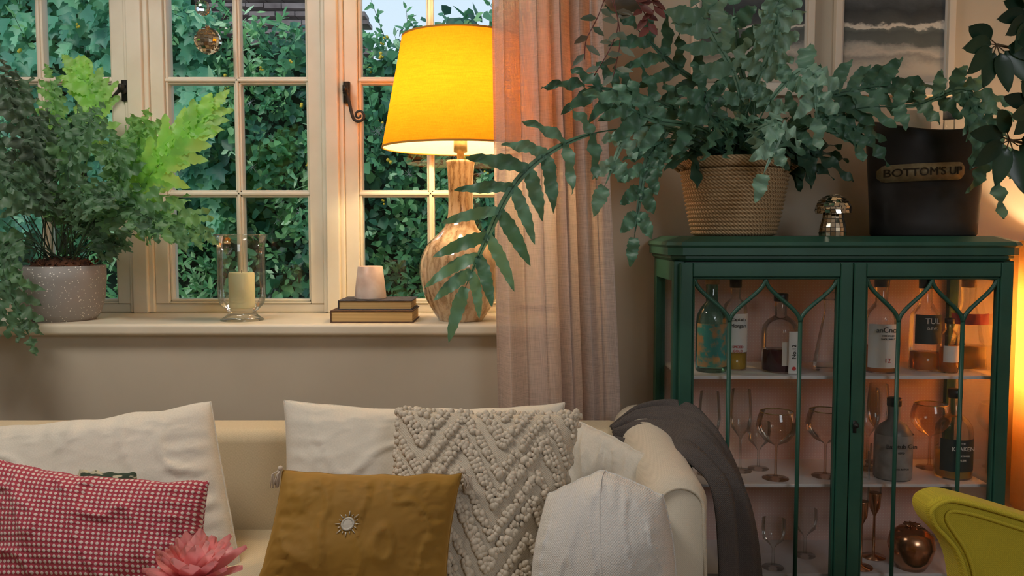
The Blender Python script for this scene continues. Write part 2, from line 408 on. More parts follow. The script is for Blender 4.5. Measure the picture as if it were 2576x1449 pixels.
# ---------------------------------------------------------------- fronds
def frond(g, keys, up, n, L, W, t0=.25, ser=0., wave=.0, droop=.15, tone=.5, lean=.35, segs=8, prof=None, rr=.0018, tip=1.0, folds=.12, pt=False, web=.0):
    path = catmull(keys, 40); up = Vector(up).normalized()
    g.tube(path, [rr * (1.2 - .8 * i / 40) for i in range(41)], 5, 0, tone=max(0, tone - .25), cap=False)
    def ev(t):
        k = min(39, int(t * 40)); f = t * 40 - k; p = path[k].lerp(path[k + 1], f)
        return p, (path[min(40, k + 2)] - path[max(0, k - 1)]).normalized()
    def frame(t):
        p, tn = ev(t); side = tn.cross(up)
        if side.length < .05: side = tn.cross(Vector((.3, -1, .2)))
        side.normalize(); return p, tn, side, side.cross(tn).normalized()
    if web:
        V = []
        for k in range(25):
            p, tn, side, nn = frame(t0 + (1 - t0) * k / 24 * .97); hw = web * sin(pi * min(1, .12 + k / 24 * .86)) ** .7
            V += [p - side * hw, p, p + side * hw]
        g.add(V, [f for k in range(24) for f in ((k * 3, k * 3 + 1, k * 3 + 4, k * 3 + 3), (k * 3 + 1, k * 3 + 2, k * 3 + 5, k * 3 + 4))], 0, tone=tone)
    for i in range(n + 1):
        q0 = i / n; t = t0 + (1 - t0) * (q0 ** .92) * .995
        p, tn, side, nn = frame(t)
        pr = prof(q0) if prof else (sin(pi * min(1, .2 + .72 * q0)) ** .7)
        for sg in ((-1, 1) if i < n else (0,)):
            if sg == 0: d0 = tn; ll = L * pr * tip + .01
            else:
                ln = lean + .5 * q0 + RU(-.10, .10)
                d0 = (side * sg * cos(ln) + tn * sin(ln) + nn * RU(-.25, .25)).normalized(); ll = L * pr * RU(.82, 1.12)
            wd = nn.cross(d0).normalized(); ww = W * RU(.85, 1.15) * (.6 + .4 * pr); ph = RU(0, 6); tt = min(1, max(0, tone + RU(-.14, .14)))
            V = []; cv = RU(-.12, .12)
            for k in range(segs + 1):
                q = k / segs
                if pt: sh = min(1, .55 + q * 1.6) * (1 - q) ** .5
                else: sh = min(1, .62 + q * 1.3) * (1 - q ** 3.2) ** .8 if q < 1 else 0
                s_ = 1 + ser * (1 if k % 2 else -1) * (1 - q * .3)
                c = p + d0 * ll * q + Vector((0, 0, -1)) * droop * ll * q * q + wd * cv * ll * q * q + tn * .12 * ll * q * q
                wv = nn * wave * W * sin(q * 13 + ph); wv2 = nn * wave * W * sin(q * 13 + ph + 2.2)
                hw = wd * ww * .5 * sh * s_; hw2 = wd * ww * .5 * sh * (1 + (s_ - 1) * -1 if ser < .12 else s_)
                V += [c - hw + nn * ww * folds * sh + wv, c, c + hw2 + nn * ww * folds * sh + wv2]
            Fc = []
            for k in range(segs):
                a = k * 3; Fc += [(a, a + 1, a + 4, a + 3), (a + 1, a + 2, a + 5, a + 4)]
            g.add(V, Fc, 0, tone=tt)

# ---- fern on sill
speck = M("speckled_stoneware", (.33, .31, .30), .6)
v = coord(speck); n1 = nd(speck, "ShaderNodeTexVoronoi"); n1.inputs["Scale"].default_value = 130; lk(speck, v, n1.inputs["Vector"])
n3 = nd(speck, "ShaderNodeTexNoise"); n3.inputs["Scale"].default_value = 60; lk(speck, v, n3.inputs["Vector"])
sm = math_(speck, "ADD", n1.outputs["Distance"], math_(speck, "MULTIPLY", n3.outputs["Fac"], .5))
lk(speck, ramp(speck, sm, [(.42, (.80, .76, .70)), (.48, (.30, .275, .26))]), bs(speck).inputs["Base Color"])
soilm = noisy("bark_soil", (.06, .022, .012), (.20, .08, .04), 60, .95, .9, .01)
fy = 2.45; pc = at(160, 812, fy); pc.z = zs
fern = thing("potted_fern", "bushy ruffled fern in a speckled grey pot on the sill", "potted plant", pc)
r1 = xu(262, fy) - xu(160, fy); hp = zv(668, fy) - zs
g = G(); g.lathe([(1e-4, .001), (r1 * .74, .0), (r1 * .86, .02 * 1), (r1 * .96, hp * .4), (r1, hp * .75), (r1, hp), (r1 * .93, hp + .001), (r1 * .92, hp - .03), (1e-4, hp - .03)], pc, 56)
g.make("pot", speck, parent=fern)
g = G(); g.lathe([(r1 * .91, hp - .028), (r1 * .6, hp + .012), (r1 * .25, hp + .022), (1e-4, hp + .024)], pc, 60, fn=lambda r, z, a: (r, z + .012 * noise.noise(Vector((r * 90 * cos(a), r * 90 * sin(a), 1)))))
for i in range(160):
    a = RU(0, 6.28); r = r1 * sqrt(R()) * .8; p_ = Vector((pc.x + r * cos(a), pc.y + r * sin(a), pc.z + hp + RU(0, .012))); d_ = rv() * .012; d_.z = abs(d_.z) * 1.2; g.tube([p_, p_ + d_], [RU(.001, .003), .0008], 4)
g.make("soil", soilm, parent=fern)
fernA = leafy("fern_leaf_ruffled", [(0, (.13, .18, .13)), (.4, (.14, .28, .16)), (.7, (.21, .44, .14)), (1, (.34, .66, .14))], .5)
g = G(); top = pc + Vector((0, 0, hp))
def FA(pts, L, W, tone, n=8, ser=.30, wave=.28, up=(0, -1, .3), t0=.35, droop=.1, web=.012, **k):
    keys = [top + Vector((RU(-.04, .04), RU(-.03, .03), .0))] + [at(*p) for p in pts]
    frond(g, keys, up, n, L, W, t0, ser, wave, droop, tone, segs=13, pt=True, web=web, **k)
bp = lambda q: sin(pi * min(1, .25 + .66 * q)) ** .6
FA([(290, 560, 2.38), (370, 450, 2.32), (450, 360, 2.30), (535, 270, 2.32)], .118, .056, .95, 10, .17, .07, t0=.40, prof=bp, lean=.55, web=.036)
FA([(200, 480, 2.42), (235, 330, 2.42), (235, 240, 2.44), (185, 170, 2.45)], .085, .046, .90, 10, .2, .10, t0=.42, prof=bp, lean=.5, web=.022)
FA([(150, 480, 2.48), (150, 350, 2.48), (125, 195, 2.48)], .065, .036, .75, 9, .25, .2, t0=.45, prof=bp)
FA([(300, 540, 2.35), (400, 540, 2.28), (510, 590, 2.27)], .095, .042, .6, 8)
FA([(280, 500, 2.38), (340, 400, 2.34), (365, 310, 2.34)], .09, .044, .75, 8)
FA([(110, 500, 2.38), (60, 330, 2.34), (20, 190, 2.34)], .095, .044, .05, 9, wave=.4)
FA([(60, 520, 2.36), (-30, 420, 2.3), (-110, 330, 2.3)], .10, .044, .1, 8, wave=.4)
FA([(60, 600, 2.27), (10, 680, 2.22), (75, 850, 2.20)], .085, .042, .35, 8, t0=.42)
FA([(30, 610, 2.26), (-60, 700, 2.22), (-20, 820, 2.20)], .08, .042, .3, 8, t0=.42)
FA([(170, 500, 2.33), (180, 380, 2.30), (240, 290, 2.32)], .085, .042, .4, 9)
FA([(100, 520, 2.34), (90, 400, 2.3), (110, 310, 2.32)], .095, .044, .08, 9, wave=.4)
FA([(250, 560, 2.33), (330, 520, 2.27), (410, 580, 2.26)], .085, .042, .4, 8)
FA([(130, 540, 2.31), (60, 480, 2.26), (0, 440, 2.26)], .09, .042, .25, 8)
FA([(240, 530, 2.33), (300, 450, 2.28), (290, 360, 2.30)], .085, .042, .5, 8)
FA([(180, 560, 2.31), (200, 500, 2.25), (290, 490, 2.24)], .075, .040, .35, 7)
for i in range(7):
    a = RU(-1.35, 1.3); l = RU(.22, .36)
    d = Vector((sin(a), RU(-.35, .05), cos(a) * .8)); s0 = top + Vector((RU(-.05, .05), RU(-.03, .03), -.005))
    if s0.x + d.x * l < xu(-150, 2.4): continue
    frond(g, [s0, s0 + d * l * .5 + Vector((0, 0, .03)), s0 + d * l + Vector((0, -.02, -.04))], (0, -1, .4), 7, .07, .038, .45, .32, .3, .15, RU(.1, .5), segs=11, pt=True, web=.01)
for i in range(22):
    a = RU(-1.2, 1.2); s0 = top + Vector((RU(-.06, .06), RU(-.04, .04), 0)); d = Vector((sin(a), RU(-.3, .1), cos(a))); g.tube([s0, s0 + d * .1, s0 + d * .2 + Vector((0, 0, -.01))], [.0018, .0015, .001], 5, tone=.0)
g.make("foliage", fernA, parent=fern)

# ---------------------------------------------------------------- hurricane lamp + candle
hy_ = 2.43; hc = at(610, 812, hy_); hc.z = zs
def pr(n, y): return n * y / F
h = zv(592, hy_) - zs; ho = thing("hurricane_glass", "clear flared glass hurricane candle holder on the window sill", "candle holder", hc)
k = pr(1, hy_)
g = G(); g.lathe([(1e-4, .003), (52 * k, 0), (54 * k, .003), (40 * k, 12 * k), (33 * k, 21 * k), (42 * k, 29 * k), (54 * k, 42 * k), (59 * k, 64 * k), (59 * k, 110 * k), (58 * k, 160 * k), (59 * k, 190 * k), (66 * k, h), (67 * k, h + .001), (67 * k, h + .003), (65 * k, h + .003), (64.5 * k, h)], hc, 64)
g.make("glass_body", thin_glass("hurricane_clear_glass", (.95, .97, .965), .75, .07), parent=ho)
waxm = M("ivory_wax", (.90, .83, .52), .4, Subsurface_Weight=.4, Subsurface_Radius=(.03, .02, .01))
cb = hc + Vector((0, 0, 31 * k)); ct = zv(685, hy_) - cb.z
g = G(); g.lathe([(1e-4, 0), (31 * k, 0), (32 * k, .002), (32 * k, ct - .003), (30 * k, ct), (20 * k, ct - .002), (1e-4, ct - .006)], cb, 40)
g.tube([cb + Vector((0, 0, ct - .008)), cb + Vector((.001, 0, ct + .006))], .0012, 6, 1)
tag(g.make("pillar_candle", [waxm, capm], origin=cb), "ivory pillar candle inside the glass hurricane holder", "candle")

# ---------------------------------------------------------------- books + votive
def book(name, label, u0, u1, zb, h, y0, d, cov, group):
    x0, x1 = xu(u0, y0, 780), xu(u1, y0, 780); c = Vector(((x0 + x1) / 2, y0 + d / 2, zb))
    b = thing(name, label, "book", c, group)
    t = .003; g = G(); g.box(x0, x1, y0, y0 + d, zb, zb + t); g.box(x0, x1, y0, y0 + d, zb + h - t, zb + h); g.box(x0, x0 + .003, y0, y0 + d, zb + t, zb + h - t)
    g.make("cover", cov, parent=b, bevel=.0012)
    g = G(); g.box(x0 + .003, x1 - .004, y0 + .004, y0 + d - .004, zb + t, zb + h - t); g.make("pages", pages, parent=b, smooth=False)
    return b
pages = M("page_block", (.62, .40, .16), .8); v = coord(pages, "Object", (2, 2, 900)); nn_ = nd(pages, "ShaderNodeTexNoise"); nn_.inputs["Scale"].default_value = 1; lk(pages, v, nn_.inputs["Vector"])
lk(pages, ramp(pages, nn_.outputs["Fac"], [(.3, (.46, .26, .08)), (.7, (.80, .56, .25))]), bs(pages).inputs["Base Color"])
bh = zv(781, 2.36) - zs
book("hardback_book", "old brown hardback book with yellowed page edges lying on the sill", 830, 1040, zs, bh, 2.36, .16, noisy("brown_cloth", (.09, .04, .02), (.14, .07, .04), 80, .7), "books stacked on the window sill")
bh2 = zv(755, 2.38) - zs - bh
book("hardback_book", "dark grey hardback book lying on top of another book", 850, 1037, zs + bh, bh2, 2.375, .14, noisy("charcoal_cloth", (.05, .045, .05), (.10, .09, .10), 80, .7), "books stacked on the window sill")
vc = at(932, 755, 2.44); vc.z = zs + bh + bh2; k = pr(1, 2.44)
alab = noisy("alabaster", (.62, .44, .36), (.88, .74, .66), 14, .4, .02, .001, Subsurface_Weight=.3, Subsurface_Radius=(.02, .012, .01))
g = G(); vh = 82 * k; g.lathe([(1e-4, 0), (39 * k, 0), (40 * k, .003), (36 * k, vh * .5), (31 * k, vh - .002), (29 * k, vh), (26 * k, vh - .003), (30 * k, .02), (1e-4, .018)], vc, 44)
tag(g.make("votive_holder", alab, origin=vc), "tapered pale alabaster tealight holder standing on stacked books", "candle holder")

# ---------------------------------------------------------------- table lamp
ly = 2.43; lc = at(1160, 812, ly); lc.z = zs; k = pr(1, ly)
lamp = thing("table_lamp", "bulbous wood-grain ceramic lamp with mustard shade on the sill", "lamp", lc)
marb = M("marbled_glaze", (.7, .5, .3), .12, Coat_Weight=.7, Coat_Roughness=.04)
v = coord(marb, "Object", (1, 1, .28), (0, .12, 0)); w1 = nd(marb, "ShaderNodeTexWave"); w1.bands_direction = "X"; w1.inputs["Scale"].default_value = 12; w1.inputs["Distortion"].default_value = 18; w1.inputs["Detail"].default_value = 7; w1.inputs["Detail Scale"].default_value = .9; w1.inputs["Detail Roughness"].default_value = .7
lk(marb, v, w1.inputs["Vector"])
n4 = nd(marb, "ShaderNodeTexNoise"); n4.inputs["Scale"].default_value = 7; n4.inputs["Detail"].default_value = 8; n4.inputs["Roughness"].default_value = .65; lk(marb, v, n4.inputs["Vector"])
mm = math_(marb, "ADD", math_(marb, "MULTIPLY", w1.outputs["Fac"], .55), math_(marb, "MULTIPLY", n4.outputs["Fac"], .9))
c1_ = ramp(marb, mm, [(.36, (.16, .085, .04)), (.42, (.30, .18, .09)), (.50, (.48, .31, .17)), (.75, (.58, .40, .23)), (1.0, (.66, .48, .30))])
lk(marb, c1_, bs(marb).inputs["Base Color"])
H = lambda v_: zv(v_, ly) - zs
g = G()
kp = [(54, 806), (62, 795), (84, 760), (99, 718), (104, 680), (99, 645), (82, 612), (58, 590), (42, 572), (34, 550), (31, 520), (31, 470), (33, 430), (36, 408)]
sm_ = catmull([Vector((a, b, 0)) for a, b in kp], 52)
g.lathe([(1e-4, 0), (52 * k, 0), (54 * k, .003)] + [(p.x * k, H(p.y)) for p in sm_] + [(34 * k, H(404)), (1e-4, H(404))], lc, 72)
g.make("lamp_base", marb, parent=lamp)
g = G(); g.lathe([(1e-4, H(404)), (9 * k, H(404)), (9 * k, H(385)), (17 * k, H(383)), (17 * k, H(345)), (1e-4, H(343))], lc, 24)
g.tube([lc + Vector((0, 0, H(345))), lc + Vector((.006, 0, H(300))), lc + Vector((.0, 0, H(100)))], .0018, 6)
zt_ = H(96); rt = 143 * k; rb = 194 * k; zb_ = H(374)
for i in range(3):
    a = i * 2.094 + .3; g.tube([lc + Vector((0, 0, zt_ - .012)), lc + Vector((rt * cos(a), rt * sin(a), zt_ - .002))], .0016, 6)
g.make("lamp_fitting", brass, parent=lamp)
shadeO = sheer("mustard_shade_fabric", (.98, .39, .02), .55, 0, c2=(.86, .30, .012)); shadeI = sheer("shade_lining", (.97, .93, .82), .5, 0, c2=(.92, .86, .72))
g = G(); g.lathe([(rb, zb_), (rb * .75 + rt * .25, zb_ * .75 + zt_ * .25), ((rb + rt) / 2, (zb_ + zt_) / 2), (rb * .25 + rt * .75, zb_ * .25 + zt_ * .75), (rt, zt_)], lc, 72, 0)
g.lathe([(rb - .0015, zb_), ((rb + rt) / 2 - .0015, (zb_ + zt_) / 2), (rt - .0015, zt_)], lc, 72, 1)
g.lathe([(rb + .0012, zb_ - .001), (rb + .0012, zb_ + .004), (rb - .002, zb_ + .004), (rb - .002, zb_ - .001), (rb + .0012, zb_ - .001)], lc, 72, 2)
g.lathe([(rt + .0012, zt_ - .004), (rt + .0012, zt_ + .001), (rt - .002, zt_ + .001), (rt - .002, zt_ - .004), (rt + .0012, zt_ - .004)], lc, 72, 2)
g.make("lamp_shade", [shadeO, shadeI, M("mustard_trim", (.45, .20, .02), .8)], parent=lamp)
g = G(); g.ball((lc.x, lc.y, lc.z + H(315)), .028, 0, 20, 14, (1, 1, 1.15)); g.make("bulb", emis("warm_bulb", (1, .78, .42), 10), parent=lamp)
def light(name, kind, loc, e, col, **kw):
    l = bpy.data.lights.new(name, kind); l.energy = e; l.color = col
    for a, b in kw.items(): setattr(l, a, b)
    o = bpy.data.objects.new(name, l); COL.objects.link(o); o.location = loc; return o
light("table_lamp_light", "POINT", (lc.x, lc.y, lc.z + H(250)), 8.5, (1, .74, .39), shadow_soft_size=.03)

# ---------------------------------------------------------------- hanging mirror ball
def mirror_ball(g, c, r, seg, rings, mi, half=False, sz=1):
    for i in range(rings):
        a0 = pi * i / rings; a1 = pi * (i + 1) / rings
        if half and a0 > pi * .5: break
        nseg = max(5, int(seg * sin((a0 + a1) / 2)))
        for j in range(nseg):
            b0 = 2 * pi * (j + .06) / nseg; b1 = 2 * pi * (j + .94) / nseg; e = (a1 - a0) * .06
            V = []
            jit = rv() * r * .03
            for a, b in ((a0 + e, b0), (a0 + e, b1), (a1 - e, b1), (a1 - e, b0)):
                V.append(Vector((c[0] + r * sin(a) * cos(b), c[1] + r * sin(a) * sin(b), c[2] + r * cos(a) * sz)) + jit * (1 if (a == a0 + e) else -1))
            g.add(V, [(0, 3, 2, 1)], mi)
    pr_ = [(max(1e-4, r * .985 * sin(pi * k / 20)), r * .985 * cos(pi * k / 20) * sz) for k in range(0, 11 if half else 21)]
    g.lathe(pr_, c, 32, mi + 1)
mirr = M("mirror_tile", (.92, .86, .72), .06, 1); grout = M("tile_grout", (.10, .08, .05), .6)
oy = 2.60; mb = at(523, 103, oy); cr = at(510, 20, oy); k = pr(1, oy)
orn = thing("hanging_ornament", "gold mirror ball and crystal ball hanging in the window", "ornament", (mb.x, oy, mb.z - 33 * k))
g = G(); mirror_ball(g, mb, 33 * k, 22, 12, 0); g.lathe([(1e-4, 36 * k), (6 * k, 36 * k), (6 * k, 31 * k), (1e-4, 31 * k)], mb, 12, 0); g.make("mirror_ball", [mirr, grout], parent=orn, smooth=False)
g = G(); g.ball(cr, 19 * k, 0, 14, 10); g.make("crystal_ball", M("crystal", (1, 1, 1), .0, Transmission_Weight=1, IOR=1.5), parent=orn, smooth=False)
g = G(); g.tube([mb + Vector((0, 0, 34 * k)), cr + Vector((0, 0, -19 * k))], .0006, 5); g.tube([cr + Vector((0, 0, 18 * k)), (cr.x, oy, zgt + .02), (cr.x, 2.672, zgt + .03)], .0006, 5); g.make("thread", M("thread", (.3, .25, .2), .8), parent=orn)

# ---------------------------------------------------------------- curtain
curt = sheer("pink_linen", (.68, .57, .53), .42, .22, c2=(.55, .45, .41))
g = G(); NXc, NZc = 240, 40; V = []; Fc = []; yC = 2.175; uv = []
for j in range(NZc):
    q = j / (NZc - 1); z = 2.5 + (.02 - 2.5) * q
    vv = max(0, min(1, (1.75 - z) / 1.0))
    xl = xu(1238, yC) + .012 * vv + .02 * max(0, q - .6); xr = xu(1512, yC) + .055 * vv
    for i in range(NXc):
        s = i / (NXc - 1)
        ph = s * 4.6 * 2 * pi + 1.1 * sin(s * 8 + 1) + .4 * sin(q * 2.5 + s * 5)
        amp = (.020 + .012 * sin(s * 11 + 1)) * (.8 + .35 * q)
        x = xl + (xr - xl) * s + .007 * sin(2 * ph + .6) * (1 - abs(2 * s - 1) ** 4)
        y = yC + amp * sin(ph) + .004 * sin(ph * 2.7 + q * 3) + .006 * noise.noise(Vector((s * 12, q * 5, 0))) + (.02 if s > .62 else .02 * max(0, (s - .5) / .12))
        V.append((x, y, z)); uv.append((s, q))
for j in range(NZc - 1):
    for i in range(NXc - 1): Fc.append((j * NXc + i, j * NXc + i + 1, (j + 1) * NXc + i + 1, (j + 1) * NXc + i))
g.add(V, Fc, 0, uv)
cth = thing("curtain", "dusty pink sheer linen curtain hanging in folds beside the window", "curtain", (.08, yC, .02))
g.make("curtain_panel", curt, parent=cth)
g = G(); g.tube([(-2.3, yC, 2.51), (.5, yC, 2.51)], .012, 12); g.tube([(.42, yC, 2.51), (.42, 2.36, 2.51)], .008, 8); g.ball((.51, yC, 2.51), .022); g.make("curtain_pole", iron, parent=cth)

# ---------------------------------------------------------------- pictures
def picture(u0, u1, label, seed):
    y = YW; x0, x1 = xu(u0, y, 150), xu(u1, y, 150); z0 = zv(243, y); z1 = z0 + .46; c = Vector(((x0 + x1) / 2, y, z0))
    p = thing("framed_painting", label, "painting", c, "watercolours on the wall")
    g = G(); w = .018
    g.box(x0, x0 + w, y - .022, y, z0, z1); g.box(x1 - w, x1, y - .022, y, z0, z1); g.box(x0 + w, x1 - w, y - .022, y, z0, z0 + w); g.box(x0 + w, x1 - w, y - .022, y, z1 - w, z1)
    g.make("frame", M("pale_wood_frame", (.70, .61, .50), .5), parent=p, bevel=.0015)
    m = M("watercolour", (.5, .5, .5), .8); v = coord(m, "Object", (1, 1, 1)); sp = nd(m, "ShaderNodeSeparateXYZ"); lk(m, v, sp.inputs[0])
    v2 = coord(m, "Object", (1, 1, 1.6))
    n = nd(m, "ShaderNodeTexNoise"); n.noise_dimensions = "4D"; n.inputs["W"].default_value = seed; n.inputs["Scale"].default_value = 11; n.inputs["Detail"].default_value = 9; n.inputs["Roughness"].default_value = .62; lk(m, v2, n.inputs["Vector"])
    h_ = math_(m, "ADD", sp.outputs[2], math_(m, "MULTIPLY", math_(m, "SUBTRACT", n.outputs["Fac"], .5), .085))
    c_ = ramp(m, math_(m, "DIVIDE", h_, .46), [(0, (.54, .49, .41)), (.18, (.50, .45, .38)), (.225, (.30, .28, .25)), (.25, (.54, .49, .42)), (.285, (.34, .33, .30)), (.31, (.12, .13, .125)), (.37, (.09, .10, .095)), (.395, (.15, .16, .15)), (.402, (.68, .64, .56)), (.415, (.60, .56, .50)), (.425, (.08, .085, .085)), (.50, (.035, .04, .045)), (.58, (.10, .11, .12)), (.68, (.20, .21, .22)), (.82, (.5, .5, .5))])
    lk(m, c_, bs(m).inputs["Base Color"])
    g = G(); g.box(x0 + w, x1 - w, y - .010, y - .002, z0 + w, z1 - w, 0)
    g.make("mount", M("mount_card", (.70, .65, .57), .8), parent=p, smooth=False)
    g = G(); g.box(x0 + w + .008, x1 - w - .008, y - .0125, y - .010, z0 + w + .02, z1 - w - .02); g.make("artwork", m, parent=p, smooth=False)
picture(1738, 2042, "grey watercolour landscape in a pale frame on the wall", 1.3)
picture(2094, 2392, "grey watercolour lake scene in a pale frame on the wall", 4.1)

# ---------------------------------------------------------------- cabinet
green = noisy("forest_green_paint", (.018, .082, .054), (.026, .110, .074), 7, .4, .12, .0015)
pinkw = M("pink_patterned_lining", (.55, .33, .28), .8)
v = coord(pinkw, "Object"); sp = nd(pinkw, "ShaderNodeSeparateXYZ"); lk(pinkw, v, sp.inputs[0]); kk = 2 * pi / .016
wv = math_(pinkw, "MULTIPLY", math_(pinkw, "SINE", math_(pinkw, "MULTIPLY", math_(pinkw, "ADD", sp.outputs[0], sp.outputs[2]), kk)), math_(pinkw, "SINE", math_(pinkw, "MULTIPLY", math_(pinkw, "SUBTRACT", sp.outputs[0], sp.outputs[2]), kk)))
lk(pinkw, ramp(pinkw, wv, [(.55, (.80, .55, .49)), (.8, (.88, .70, .64))]), bs(pinkw).inputs["Base Color"])
cy = 2.03; yb = 2.335
X0 = xu(1697, cy, 900); X1 = xu(2556, cy, 900); XM = xu(2143, cy, 900)
zt = zv(594, cy - .02); zc = zv(657, cy); zgT = zv(697, cy)
cab = thing("display_cabinet", "forest green glazed drinks cabinet with pink lining", "cabinet", ((X0 + X1) / 2, 2.18, 0))
g = G()
pw = .026
for x in (X0, X1 - pw):
    g.box(x, x + pw, cy + .022, cy + .05, 0, zc); g.box(x, x + pw, yb - .035, yb, 0, zc)
    g.box(x, x + pw, cy + .05, yb - .035, zc - .05, zc); g.box(x, x + pw, cy + .05, yb - .035, .10, .2)
g.box(X0 + pw, X1 - pw, cy + .022, yb, .10, .2); g.box(X0, X1, cy + .022, yb, zc - .004, zc)
g.box(X0 + pw, X1 - pw, cy + .022, cy + .04, zc - .012, zc)
g.make("body", green, parent=cab, bevel=.003)
g = G(); o_ = .014
ch = [(zc, 0.0), (zc + .006, .006), (zc + .012, .006), (zc + .014, o_), (zt - .028, o_), (zt - .022, o_ + .005), (zt - .014, o_ + .002), (zt - .003, -.012), (zt, -.02)]
V = []
for z, o2 in ch:
    xa, xb, ya = X0 - o2 - .0, X1 + o2, cy - o2 + .01; c_ = .03
    V += [(xa, yb, z), (xa, ya + c_, z), (xa + c_, ya, z), (xb - c_, ya, z), (xb, ya + c_, z), (xb, yb, z)]
Fc = []
for i in range(len(ch) - 1):
    for k_ in range(6): Fc.append((i * 6 + k_, i * 6 + (k_ + 1) % 6, (i + 1) * 6 + (k_ + 1) % 6, (i + 1) * 6 + k_))
Fc += [tuple(range(6))[::-1], tuple((len(ch) - 1) * 6 + k_ for k_ in range(6))]
g.add(V, Fc); g.make("cornice", green, parent=cab, smooth=False, merge=True)
g = G(); g.box(X0 + pw - .004, X1 - pw + .004, yb - .02, yb - .008, .2, zc - .004); g.make("back_panel", pinkw, parent=cab, smooth=False)
for x in (X0 + .012, X1 - .015):
    g = G(); g.box(x, x + .003, cy + .05, yb - .035, .2, zc - .05); g.make("side_glass", glassm, parent=cab, smooth=False)
shm = M("white_shelf", (.80, .76, .77), .4)
ys0 = cy + .05; zsh = [zv(946, ys0), zv(1218, ys0), .35]
for z in zsh[:3]:
    g = G(); g.box(X0 + pw, X1 - pw, ys0, yb - .02, z - .008, z); g.make("shelf", shm, parent=cab, bevel=.001)
def door(x0, x1, key):
    sw = .030; g = G(); z0 = .2; yd0, yd1 = cy, cy + .022
    g.box(x0, x0 + sw, yd0, yd1, z0, zc - .004); g.box(x1 - sw, x1, yd0, yd1, z0, zc - .004)
    g.box(x0 + sw, x1 - sw, yd0, yd1, zgT, zc - .004); g.box(x0 + sw, x1 - sw, yd0, yd1, z0, z0 + .05)
    b = .006
    g.box(x0 + sw, x0 + sw + b, yd0 + .004, yd1, z0 + .05, zgT); g.box(x1 - sw - b, x1 - sw, yd0 + .004, yd1, z0 + .05, zgT); g.box(x0 + sw, x1 - sw, yd0 + .004, yd1, zgT - b, zgT)
    d = g.make("door", green, parent=cab, bevel=.003, bseg=3); WL[d.name] = WL[cab.name]
    a, c = x0 + sw + b, x1 - sw - b; w = c - a
    g = G(); g.box(a - b, c + b, yd0 + .014, yd0 + .017, z0 + .05, zgT); g.make("glass_pane", glassm, parent=d, smooth=False)
    g = G(); r = .0052; zb = zgT - .105
    def S(xa, xb):
        return [Vector((xa + (xb - xa) * (q * q * (3 - 2 * q)) , yd0 + .010, zgT - .004 + (zb - zgT) * q)) for q in [i / 16 for i in range(17)]]
    mid = (a + c) / 2
    for xb in (a + w * .25, a + w * .75):
        xt = a if xb < mid else c
        g.tube(S(xt, xb), r, 8); g.tube(S(mid, xb), r, 8); g.tube([(xb, yd0 + .010, zb + .003), (xb, yd0 + .010, z0 + .05)], r, 8)
    g.make("glazing_bars", green, parent=d)
    if key:
        p = at(2150, 1068, cy); g = G(); g.ball((p.x, cy - .010, p.z), .007, 0, 12, 8); g.tube([(p.x, cy + .002, p.z), (p.x, cy - .02, p.z)], .003, 8); g.box(p.x - .004, p.x + .004, cy - .002, cy, p.z - .02, p.z + .01)
        o = g.make("key", iron, parent=d); o["label"] = "small dark metal key in the lock"
door(X0 + .012, XM - .001, False); door(XM + .001, X1 - .012, True)

# ---------------------------------------------------------------- bottles
inks = [M("black_ink", (.02, .02, .02), .6), M("white_ink", (.8, .8, .76), .6), M("red_ink", (.6, .05, .05), .6)]
def bottle(label, u, wpx, top_v, z0, yy, style, gm, liq=None, lev=.5, cap=None, lab=None, txt=None, grp="bottles on the cabinet shelf"):
    x = xu(u, yy, 900 if z0 > zsh[1] + .05 else 1150); H_ = zv(top_v, yy) - z0; r = pr(wpx / 2, yy)
    c = Vector((x, yy, z0)); b = thing("bottle", label, "bottle", c, grp)
    nk = min(.015, r * .42)
    if style == "tall": P_ = [(.92, 0), (1, .02), (1, .55), (.93, .62), (.6, .69), (nk / r, .75), (nk / r, .93)]
    elif style == "squat": P_ = [(.94, 0), (1, .02), (1, .50), (.95, .58), (.7, .66), (nk / r, .72), (nk / r, .92)]
    elif style == "flare": P_ = [(1, 0), (1.02, .03), (.8, .3), (.62, .5), (.5, .62), (.35, .75), (.4, .93)]
    else: P_ = [(.96, 0), (1, .02), (1, .66), (.9, .72), (nk / r, .78), (nk / r, .93)]
    g = G(); g.lathe([(1e-4, .001)] + [(a * r, z * H_) for a, z in P_], c, 32); g.make("glass_body", gm, parent=b)
    if liq:
        g = G(); pl = [(a * r * .93, max(.003, z * H_)) for a, z in P_ if z < lev]; rl = pl[-1][0]
        g.lathe([(1e-4, .003)] + pl + [(rl, lev * H_), (1e-4, lev * H_)], c, 28); g.make("liquid", liq, parent=b)
    g = G(); g.lathe([(1e-4, .90 * H_), (nk * 1.18, .90 * H_), (nk * 1.2, H_ - .002), (nk, H_), (1e-4, H_)], c, 20); g.make("cap", cap or capm, parent=b)
    if lab:
        z0l, z1l, lm, ang = lab; g = G(); n = 14; V = []; rr = r * 1.012
        for i in range(n + 1):
            a = -pi / 2 - ang + 2 * ang * i / n
            V += [(x + rr * cos(a), yy + rr * sin(a), z0 + z0l * H_), (x + rr * cos(a), yy + rr * sin(a), z0 + z1l * H_)]
        g.add(V, [(2 * i, 2 * i + 2, 2 * i + 3, 2 * i + 1) for i in range(n)])
        l = g.make("label", lm, parent=b)
        for s_, size, zz, mi in (txt or []):
            g = G(); text_into(g, s_, size, (x, yy - rr - .0012, z0 + zz * H_), 0)
            g.make("lettering", inks[mi], parent=l, smooth=False)
    return b
z1, z2, z3 = zsh
aqlab = noisy("floral_label", (.04, .30, .27), (.50, .28, .12), 45, .6, 0, lo=.45, hi=.6)
